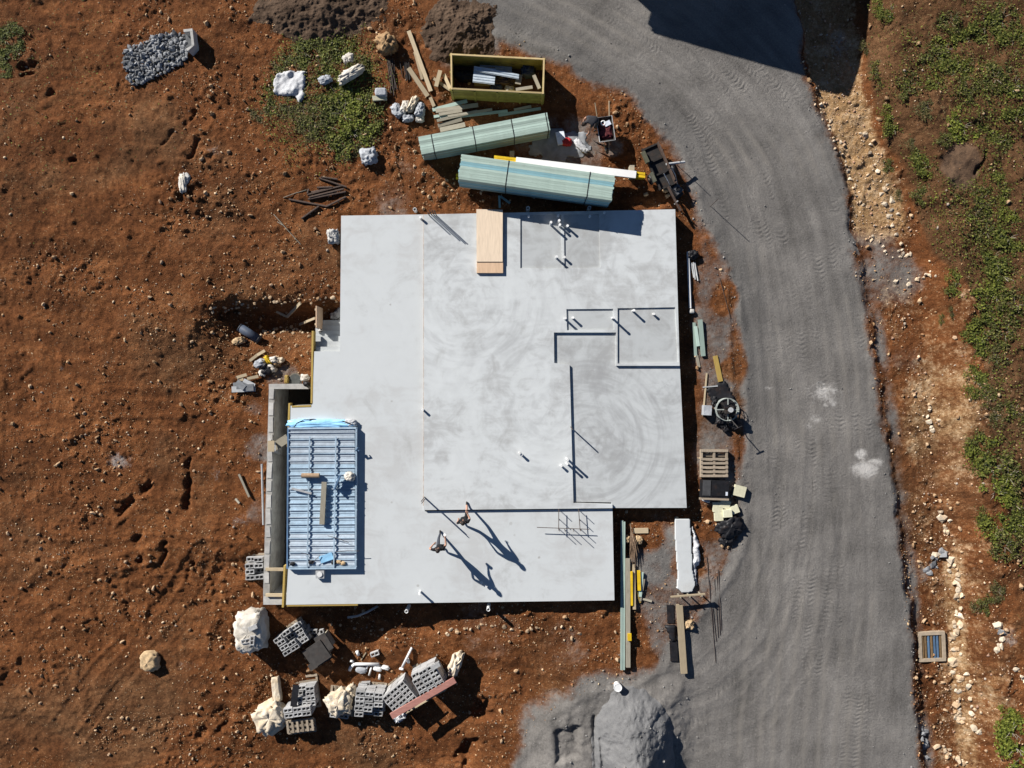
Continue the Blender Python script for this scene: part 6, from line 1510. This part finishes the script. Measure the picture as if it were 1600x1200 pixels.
# ------------------------------------------------------------------ stones: 300 largest are things, the rest one mass
def scatter_stones():
    rg = np.random.default_rng(11)
    ST = [stone_mesh(300+i) for i in range(10)]
    pv = []; pf = []
    for m_ in ST:
        co = np.empty(len(m_.vertices)*3); m_.vertices.foreach_get('co', co); pv.append(co.reshape(-1, 3))
        fi = np.empty(len(m_.polygons)*3, np.int32); m_.polygons.foreach_get('vertices', fi); pf.append(fi.reshape(-1, 3))
    N = 260000
    x = rg.uniform(-23, 23, N); y = rg.uniform(-17.5, 17.5, N)
    ii = np.clip(((x-X0)/DX).astype(int), 0, int((X1-X0)/DX)-1) + inner_i; jj = np.clip(((y-Y0)/DX).astype(int), 0, int((Y1-Y0)/DX)-1) + inner_j
    clus = np.clip(0.5 + 1.5*fbm(x, y, 2.6, 141, 5, .6), 0, 1) ** 3.0
    gv = np.clip(gravel[jj, ii], 0, 1); tn = tan[jj, ii]; wd = weed[jj, ii]
    dens = (1-gv)**1.5 * (0.07 + 1.1*clus) * (1 - .45*wd) + 1.6*np.clip(tn, 0, 1)**1.3
    px = 800 + x*PPM; py = 600 - y*PPM
    for (cx, cy, r, a) in ((430,470,90,.9),(300,470,120,.3),(500,460,60,.8),(470,540,40,.4),(760,1150,50,1.0),(780,970,60,.5),(900,1010,70,.5),(350,1100,90,.3),(1490,960,60,.9),(1500,1150,60,.9),(1460,880,30,.6),(580,1020,50,.5),(400,720,40,.4),(330,640,120,.15),(60,640,120,.3),(80,870,150,.35)):
        dens += a * np.exp(-((px-cx)**2 + (py-cy)**2) / r**2)
    dens = np.where((sdL[jj, ii] > -3) | (sd_pit[jj, ii] > -9) | (sd_road[jj, ii] > 8), 0, dens)
    keep = rg.uniform(0, 1, N) < np.clip(dens, 0, 1) * 0.42
    x, y, jj, ii, tn, wd, clus = x[keep], y[keep], jj[keep], ii[keep], tn[keep], wd[keep], clus[keep]
    n = len(x)
    size = 0.013 + 0.019 * rg.pareto(2.9, n); size = np.where(size > .12, .06 + .06 * rg.uniform(0, 1, n), size)
    z = Z[jj, ii]
    order = np.argsort(-size); big = order[:300]; rest = order[300:]
    rm = [stone_mesh(400+i) for i in range(8)]
    for m_ in rm: m_.materials.append(M['rock'])
    for k in big:
        o = bpy.data.objects.new('rock', rm[int(rg.integers(8))]); COL.objects.link(o)
        s = float(size[k])
        o.location = (x[k], y[k], gz(x[k], y[k]) + s*.25); o.rotation_euler = (*rg.uniform(-.4, .4, 2), rg.uniform(0, 6.28)); o.scale = (s, s, s)
        if tn[k] > .3: tag(o, 'loose pale rock on the rocky bank right of the road', 'rock', 'rocks on the bank right of the road')
        elif wd[k] > .4: tag(o, 'loose rock among the weeds on dark soil', 'rock', 'rocks among the weeds')
        else: tag(o, 'loose tan rock lying on the bare red soil', 'rock', 'rocks on the bare red soil')
    V = []; F = []; C = []; nv = 0
    pal = np.array([(.30,.17,.085),(.42,.27,.145),(.52,.37,.22),(.60,.47,.31),(.25,.12,.055),(.33,.27,.21),(.20,.10,.045)]); pp = np.array([.24,.26,.16,.07,.15,.06,.06])
    typ = rg.integers(0, 10, n)
    OC = np.array([(1,0,0),(-1,0,0),(0,1,0),(0,-1,0),(0,0,1),(0,0,-1)], float); OF = np.array([(0,2,4),(2,1,4),(1,3,4),(3,0,4),(2,0,5),(1,2,5),(3,1,5),(0,3,5)])
    typ = np.where(size < .026, 10 + typ % 5, typ)
    for q_ in range(5): pv.append(OC * rg.uniform(.75, 1.2, (6, 3)) + rg.normal(0, .18, (6, 3))); pf.append(OF)
    for tpe in range(15):
        idx = rest[typ[rest] == tpe]
        if len(idx) == 0: continue
        v = pv[tpe]; f = pf[tpe]
        a = rg.uniform(0, 6.28, len(idx)); s = size[idx]
        ca, sa = np.cos(a)[:, None], np.sin(a)[:, None]
        X = (v[None, :, 0]*ca - v[None, :, 1]*sa)*s[:, None] + x[idx][:, None]
        Y = (v[None, :, 0]*sa + v[None, :, 1]*ca)*s[:, None] + y[idx][:, None]
        ZZ = v[None, :, 2]*s[:, None] + (z[idx] + s*.3)[:, None]
        V.append(np.stack([X, Y, ZZ], -1).reshape(-1, 3))
        F.append((f[None] + (np.arange(len(idx))*len(v))[:, None, None] + nv).reshape(-1, 3)); nv += len(idx)*len(v)
        col = pal[rg.choice(7, len(idx), p=pp)] * rg.uniform(.75, 1.15, (len(idx), 1)); tb_ = (tn[idx] > .3)[:, None]
        col = np.where(tb_, col*1.15 + .08, col)
        C.append(np.repeat(col, len(v), 0))
    o = obj('loose_stones', np_mesh('loose_stones', np.concatenate(V), np.concatenate(F), np.concatenate(C)), M['stones'])
    kind(tag(o, 'small tan stones and clods strewn over the red soil', 'stones'), 'stuff')
    print('stones', n, 'tris', nv)
scatter_stones()
def gravel_stones():
    rg = np.random.default_rng(23); N = 120000
    x = rg.uniform(-3, 20, N); y = rg.uniform(-17.3, 17.3, N)
    ii = ((x-X0)/DX).astype(int) + inner_i; jj = ((y-Y0)/DX).astype(int) + inner_j
    px = 800 + x*PPM; py = 600 - y*PPM; sr = sd_road[jj, ii]
    dens = .35*np.exp(-((sr-2)/14)**2) + .03*(sr > 0) + .8*np.exp(-((px-985)**2/95**2 + (py-1160)**2/95**2)) + .4*np.exp(-((px-900)**2/60**2 + (py-1150)**2/60**2)) + .25*(apron[jj, ii] > 0)
    dens = np.where((sdL[jj, ii] > -4) | (sd_pit[jj, ii] > -9), 0, dens)
    k = rg.uniform(0, 1, N) < dens*.5; x, y, ii, jj = x[k], y[k], ii[k], jj[k]; n = len(x)
    hp = next(o for o in bpy.data.objects if o.name.startswith('gravel_heap')); dg = bpy.context.evaluated_depsgraph_get(); he = hp.evaluated_get(dg)
    z = Z[jj, ii].copy()
    near = np.nonzero((np.abs(x-hp.location.x) < 2.2) & (np.abs(y-hp.location.y) < 3.4))[0]
    for q_ in near:
        ok, loc, nr, fi = he.ray_cast(Vector((x[q_]-hp.location.x, y[q_]-hp.location.y, 6)), Vector((0,0,-1)))
        if ok: z[q_] = max(z[q_], loc.z + hp.location.z)
    s_ = .009 + .012*rg.pareto(3.2, n); s_ = np.minimum(s_, .06)
    OC = np.array([(1,0,0),(-1,0,0),(0,1,0),(0,-1,0),(0,0,1),(0,0,-1)], float); OF = np.array([(0,2,4),(2,1,4),(1,3,4),(3,0,4),(2,0,5),(1,2,5),(3,1,5),(0,3,5)])
    V = (OC[None]*rg.uniform(.6, 1.25, (n, 6, 1)) + rg.normal(0, .2, (n, 6, 3)))*s_[:, None, None] + np.stack([x, y, z + s_*.3], 1)[:, None]
    F = OF[None] + (np.arange(n)*6)[:, None, None]
    C = np.array([.19, .185, .175])*rg.uniform(.55, 1.7, (n, 1))
    o = obj('gravel_stones', np_mesh('gravel_stones', V.reshape(-1, 3), F.reshape(-1, 3), np.repeat(C, 6, 0)), M['stones'])
    kind(tag(o, 'loose grey gravel stones on the road edges and gravel heap', 'gravel'), 'stuff')
for i, (x, y, s, l) in enumerate(((781,310,.3,''),(1352,212,.26,''),(1430,172,.2,''))): pass
# pale rock ledges on the right bank: runs of angular broken rocks
BR = []
for i, c in enumerate(((.52,.40,.27),(.60,.50,.37),(.44,.31,.19),(.24,.245,.25))):
    m_ = plain('bank_rock%d' % i, c, .35, 6, .95, .02, dirt=.25, orand=.25)
    for j in range(4): me = stone_mesh(700 + i*9 + j, 1.0, .42); me.materials.append(m_); BR.append((i, me))
def ledge(pts, n, s0, s1, kinds, label, group, rg=random.Random(31)):
    for k in range(n):
        u = k/(max(1, n-1))*(len(pts)-1.001); i = int(u); f = u - i
        x = pts[i][0] + (pts[i+1][0]-pts[i][0])*f + rg.gauss(0, 3.5); y = pts[i][1] + (pts[i+1][1]-pts[i][1])*f + rg.gauss(0, 3.5)
        q = G(x, y); s_ = rg.uniform(s0, s1)
        o = bpy.data.objects.new('bank_rock', rg.choice([m for kk, m in BR if kk in kinds])); COL.objects.link(o)
        o.location = (q.x, q.y, q.z + s_*.1); o.rotation_euler = (rg.uniform(-.5,.5), rg.uniform(-.5,.5), rg.uniform(0,6.28)); o.scale = (s_, s_*rg.uniform(.7,1.4), s_*.7)
        tag(o, label, 'rock', group)
ledge([(1468,800),(1478,822),(1482,835)], 9, .10, .24, (0, 1), 'pale tan rock of the broken ledge at the head of the lower bank', 'ledge at the head of the lower bank')
ledge([(1472,862),(1462,872),(1450,896)], 12, .09, .24, (3, 3, 1), 'grey rock of the broken outcrop at the bank foot above the drain', 'grey outcrop above the drain')
ledge([(1484,880),(1500,920),(1500,970),(1487,1000)], 30, .07, .2, (0, 1), 'pale rock of the ledge running beside the drain', 'ledge beside the drain')
ledge([(1493,1015),(1494,1060),(1498,1110),(1502,1130)], 30, .06, .18, (0, 1, 2), 'pale rock of the ledge running down below the drain', 'ledge below the drain')
ledge([(1512,1050),(1522,1110),(1522,1150)], 14, .06, .17, (0, 1), 'pale rock of the narrow upper ledge low on the bank', 'narrow ledge low on the bank')
ledge([(1560,975),(1562,1015)], 8, .1, .24, (1, 3), 'grey white rock of the outcrop on the upper bank', 'outcrop on the upper bank')
ledge([(1440,1132),(1445,1160),(1447,1185)], 9, .08, .2, (3,), 'grey rock lying along the road edge near the bottom', 'grey rocks at the road edge')
ledge([(1470,1170),(1505,1190)], 14, .07, .2, (0, 2), 'tan rock of the scatter at the bottom of the bank', 'scatter at the bottom of the bank')
ledge([(1452,640),(1456,670)], 7, .07, .16, (0, 1), 'pale rock of the rib beside the road bend', 'rib beside the road bend')
ledge([(1385,440),(1430,436),(1460,425)], 14, .05, .16, (0, 1), 'pale rock of the row crossing the head of the ditch', 'row at the head of the ditch')
ledge([(1280,160),(1310,230),(1350,330)], 26, .04, .13, (1, 0), 'pale rock on the ochre slope beside the road curve', 'rocks on the ochre slope')
ledge([(1345,200),(1380,290),(1410,390)], 26, .05, .16, (0, 1), 'pale rock along the upper edge of the ochre slope', 'rocks along the ochre slope edge')
ledge([(1360,370),(1400,400),(1425,400)], 14, .04, .13, (0, 1), 'pale rock at the lower end of the ochre slope', 'rocks at the end of the ochre slope')
ledge([(330,485),(400,470),(520,468)], 40, .04, .11, (2, 0), 'brown rock along the rim of the dark hollow', 'rocks along the hollow rim')
ledge([(390,530),(440,515),(485,520)], 40, .04, .10, (2, 0), 'brown rock on the lower side of the dark hollow', 'rocks below the hollow')
ledge([(690,990),(760,975),(900,985)], 26, .04, .12, (2, 0), 'tan rock in the soil just below the slab shadow', 'rocks below the slab shadow')
ledge([(1590,1052),(1598,1062)], 4, .1, .2, (1,), 'pale rock at the right picture edge', 'rocks at the right edge')

# ------------------------------------------------------------------ weeds
def leaves(n, rx, ry, h, seed, cols, size=.07, up=.5):
    rg = np.random.default_rng(seed); k = 16
    a = rg.uniform(0, 6.28, k); r = rg.uniform(0, 1, k) ** .7
    cx, cy = r*np.cos(a)*rx*.8, r*np.sin(a)*ry*.8; cr = rg.uniform(.08, .26, k); ch = h*rg.uniform(.35, 1, k)*(1 - .5*r)
    w_ = cr**1.6; i = rg.choice(k, n, p=w_/w_.sum())
    gx, gy = rg.normal(0, .55, n), rg.normal(0, .55, n)
    x = cx[i] + gx*cr[i]; y = cy[i] + gy*cr[i]
    z = ch[i]*np.clip(1 - .45*(gx**2 + gy**2), .08, 1)*rg.uniform(.15, 1, n)
    return leaf_mesh(x, y, z, size*rg.uniform(.5, 1.5, n), rg, cols, up)
def leaf_mesh(x, y, z, s, rg, cols, up=.5):
    n = len(x); a = rg.uniform(0, 6.28, n); el = rg.uniform(-.2, 1.1, n)*up*1.4
    d = np.stack([np.cos(a)*np.cos(el), np.sin(a)*np.cos(el), np.sin(el)], 1); sd = np.stack([-np.sin(a), np.cos(a), rg.uniform(-.5, .5, n)], 1)
    p = np.stack([x, y, z], 1); L = s[:, None]; W = s[:, None]*.32
    v = np.stack([p, p + d*L*.5 + sd*W, p + d*L, p + d*L*.5 - sd*W], 1).reshape(-1, 3)
    f = np.arange(n*4).reshape(n, 4)
    c = np.array(cols)[rg.integers(0, len(cols), n)]*rg.uniform(.7, 1.25, (n, 1))
    me = np_mesh('foliage', v, f, np.repeat(c, 4, 0)); me.materials.append(M['leaf']); return me
GREEN = [(.125,.14,.026),(.155,.17,.034),(.09,.108,.022),(.185,.185,.05),(.06,.075,.022)]
DULL = [(.105,.108,.034),(.14,.12,.05),(.085,.085,.028),(.17,.135,.065)]
LIME = [(.19,.21,.034),(.22,.235,.045),(.15,.185,.03)]
def stems(seed, rx, ry, h):
    m = MB(); rg = random.Random(seed)
    for i in range(7):
        a = rg.uniform(0, 6.28); r = rg.uniform(.2, .8)
        m.tube([(0,0,-.03),(math.cos(a)*rx*r*.5, math.sin(a)*ry*r*.5, h*.4),(math.cos(a)*rx*r, math.sin(a)*ry*r, h*.75)], .010, 5, r2=.004)
    me = m.mesh('stem'); me.materials.append(M['timber_grey']); return me
PROT = []
for i, cols in enumerate((GREEN, GREEN+DULL, GREEN+LIME, DULL, LIME, GREEN)):
    PROT.append((leaves(900, .85, .85, .24, 500+i, cols, .075), stems(600+i, .5, .5, .18)))
def weed_bush(px, py, s, k, label, group, hs=1.0):
    q = G(px, py, .15)
    t = thing('weed_bush', label, 'weed', (q.x, q.y, gz(q.x, q.y) - .02), random.uniform(0, 6.28), group)
    f = bpy.data.objects.new('foliage', PROT[k][0]); st = bpy.data.objects.new('stem', PROT[k][1])
    for o in (f, st): COL.objects.link(o); o.parent = t; o.scale = (s, s, s*hs)
wb = [(1545,40,1.1,0),(1490,30,.9,1),(1520,55,1.2,0),(1570,25,1.2,1),(1590,60,1.1,0),(1480,75,1.0,2),(1465,85,.9,1),(1500,110,1.2,0),(1515,135,.8,1),(1380,10,.7,2),(1395,15,.9,0),(1375,110,.8,1),(1360,75,.6,3),(1425,130,.9,1),(1395,180,.8,2),(1402,200,.8,0),(1450,165,.7,3),
      (1508,195,1.2,4),(1440,250,.9,0),(1450,258,.7,2),(1395,255,.6,1),(1550,210,1.0,0),(1565,220,.9,1),(1595,180,1.0,0),(1410,300,.5,3),(1445,302,.7,1),(1540,310,.9,1),(1570,290,.9,0),(1585,330,.8,2),(1545,360,1.0,1),(1580,370,1.2,0),(1530,330,.6,3),(1555,400,1.0,0),
      (1570,430,1.4,0),(1560,460,1.3,2),(1590,475,1.2,1),(1545,485,1.0,0),(1500,440,.8,2),(1495,450,.6,1),(1540,525,1.1,2),(1525,535,.9,0),(1575,520,1.1,1),(1530,595,.9,2),(1535,605,.8,0),(1560,560,.8,3),(1545,615,.7,1),
      (1540,710,1.1,2),(1555,730,1.3,0),(1580,745,1.3,1),(1525,715,.8,0),(1560,770,1.1,4),(1590,790,1.1,0),(1535,690,.8,1),(1560,650,.7,3),(1590,640,.9,1),(1560,830,1.0,2),(1590,820,1.2,0),(1575,855,1.0,1),(1545,815,.8,0),(1565,925,.6,3),(1550,945,.7,1),(1535,950,.6,3),(1490,490,.4,3),(1478,500,.4,1),
      (1585,1145,1.2,4),(1592,1170,1.4,4),(1575,1125,.9,4),(1598,1190,1.2,4),(1480,215,.5,1),(1430,220,.5,3),(1465,130,.6,2),(1560,120,1.0,1),(1590,130,1.1,0)]
for i, (x, y, s, k) in enumerate(wb):
    hh = random.uniform(.75, 1.1)
    if k == 4 and y > 1000: l = 'lime green grassy bush at the lower right corner'
    elif k == 4: l = 'bright light green weed clump on the right bank'
    elif k == 3: l = 'small dull olive weed clump on the right bank'
    else:
        row = 'at the top edge' if y < 60 else 'level with the big shadow end' if y < 150 else 'level with the ochre slope' if y < 240 else 'beside the bare dark mound' if y < 345 else 'just below the bare dark mound' if y < 420 else 'level with the top half of the slab' if y < 540 else 'level with the power trowel' if y < 640 else 'level with the white road splashes' if y < 760 else 'above the grey outcrop' if y < 860 else 'level with the drain grate'
        l = ('leafy', 'mixed olive', 'yellowish leafy')[k] + ' weed clump ' + row + (' near the right edge' if x > 1565 else ' nearest the road' if x < 1440 else ' on the bank')
    weed_bush(x, y, s, k, l, 'weed clumps on the right bank', hh)
for i, (x, y, s, k) in enumerate(((475,80,1.0,0),(505,70,1.2,0),(530,85,1.1,2),(455,100,.9,1),(440,110,.8,3),(500,100,1.1,0),(555,100,.8,1),(575,115,.8,0),(525,145,1.2,0),(550,150,1.3,4),(500,160,1.1,0),(535,175,1.3,4),(565,165,1.1,0),(490,185,.9,1),(515,195,1.1,0),(550,205,1.2,2),(572,200,1.0,0),(470,170,.8,3),(445,165,.7,3),(420,170,.6,1),(425,130,.6,2),(405,180,.6,3),(530,225,.9,2),(560,225,1.0,3),(480,200,.7,3),(500,60,.8,1),(540,240,.7,3),(575,145,.9,0),(415,155,.6,1))):
    weed_bush(x, y, s, k, 'bright green weed clump in the patch around the white tarpaulin' if k in (0, 4, 2) else 'dull green weed clump at the fringe of the tarpaulin patch', 'weed clumps around the tarpaulin', .8)
for (x, y, s) in ((5,60,1.0),(15,75,.8),(3,85,.8),(12,45,.7),(5,110,.5)):
    weed_bush(x, y, s, 0, 'green weed clump in the top left corner', 'weeds in the top left corner', .8)
def ground_cover():
    rg = np.random.default_rng(77); N = 480000
    x = rg.uniform(-23.6, 23.6, N); y = rg.uniform(-17.6, 17.6, N)
    ii = np.clip(((x-X0)/DX).astype(int), 0, int((X1-X0)/DX)-1) + inner_i; jj = np.clip(((y-Y0)/DX).astype(int), 0, int((Y1-Y0)/DX)-1) + inner_j
    px = 800 + x*PPM; py = 600 - y*PPM
    wgt = sstep(.45, .95, weed[jj, ii]) * (px > 1300)
    nz = fbm(x, y, 2.2, 171, 4); dens = wgt*sstep(-.18, .24, nz)*.85 + wgt*(.07 + .16*sstep(1500, 1560, px))
    lp = 1 - sstep(.55, 1.1, np.hypot((px-505)/105, (py-150)/110) + .35*fbm(x, y, 1.2, 172, 3)); dens += lp*.75
    dens += .5*(1-sstep(0, 90, np.hypot(px-0, py-60)))*sstep(-.1, .2, nz) + .04*(1-sstep(0, 300, np.hypot(px-60, py-130)))
    dens -= 2*((np.hypot((px-455), (py-136)) < 25) + (np.hypot(px-1480, py-262) < 32))
    dens = np.where(sd_road[jj, ii] > 0, 0, dens)
    keep = rg.uniform(0, 1, N) < dens
    x, y, jj, ii = x[keep], y[keep], jj[keep], ii[keep]; z = Z[jj, ii] + rg.uniform(0, .12, len(x))
    me = leaf_mesh(x, y, z, rg.uniform(.03, .10, len(x)), rg, GREEN*2 + DULL*2 + LIME*2, .5)
    me.name = 'ground_cover'
    kind(tag(obj('ground_cover', me), 'low green ground cover on the right bank and weed patch', 'ground cover'), 'stuff')
    print('cover leaves', len(x))
ground_cover()
gravel_stones()
def dry_grass():
    rg = np.random.default_rng(91); N = 90000
    x = rg.uniform(-23.6, 23.6, N); y = rg.uniform(-17.6, 17.6, N)
    ii = np.clip(((x-X0)/DX).astype(int), 0, int((X1-X0)/DX)-1) + inner_i; jj = np.clip(((y-Y0)/DX).astype(int), 0, int((Y1-Y0)/DX)-1) + inner_j
    d = np.clip(weed[jj, ii], 0, 1)*sstep(-.1, .3, fbm(x, y, 1.6, 181, 4))*.35; d = np.where(sd_road[jj, ii] > 0, 0, d)
    k = rg.uniform(0, 1, N) < d; x, y, ii, jj = x[k], y[k], ii[k], jj[k]
    a = rg.uniform(0, 6.28, len(x)); L = rg.uniform(.10, .28, len(x)); w_ = .006
    p0 = np.stack([x, y, Z[jj, ii]], 1); dr_ = np.stack([np.cos(a)*L, np.sin(a)*L, L*rg.uniform(.1, .8, len(x))], 1); sd_ = np.stack([-np.sin(a)*w_, np.cos(a)*w_, 0*a], 1)
    v = np.stack([p0-sd_, p0+sd_, p0+dr_], 1).reshape(-1, 3)
    c = np.array([(.34,.27,.13),(.26,.20,.09),(.22,.21,.07)])[rg.integers(0, 3, len(x))]*rg.uniform(.7, 1.2, (len(x), 1))
    o = obj('dry_grass', np_mesh('dry_grass', v, np.arange(len(v)).reshape(-1, 3), np.repeat(c, 3, 0)), M['leaf'])
    kind(tag(o, 'thin dry grass stems among the weeds', 'grass'), 'stuff')
dry_grass()
print('objects', len(bpy.data.objects), 'tris approx', sum(len(o.data.polygons) for o in bpy.data.objects if o.type == 'MESH'))
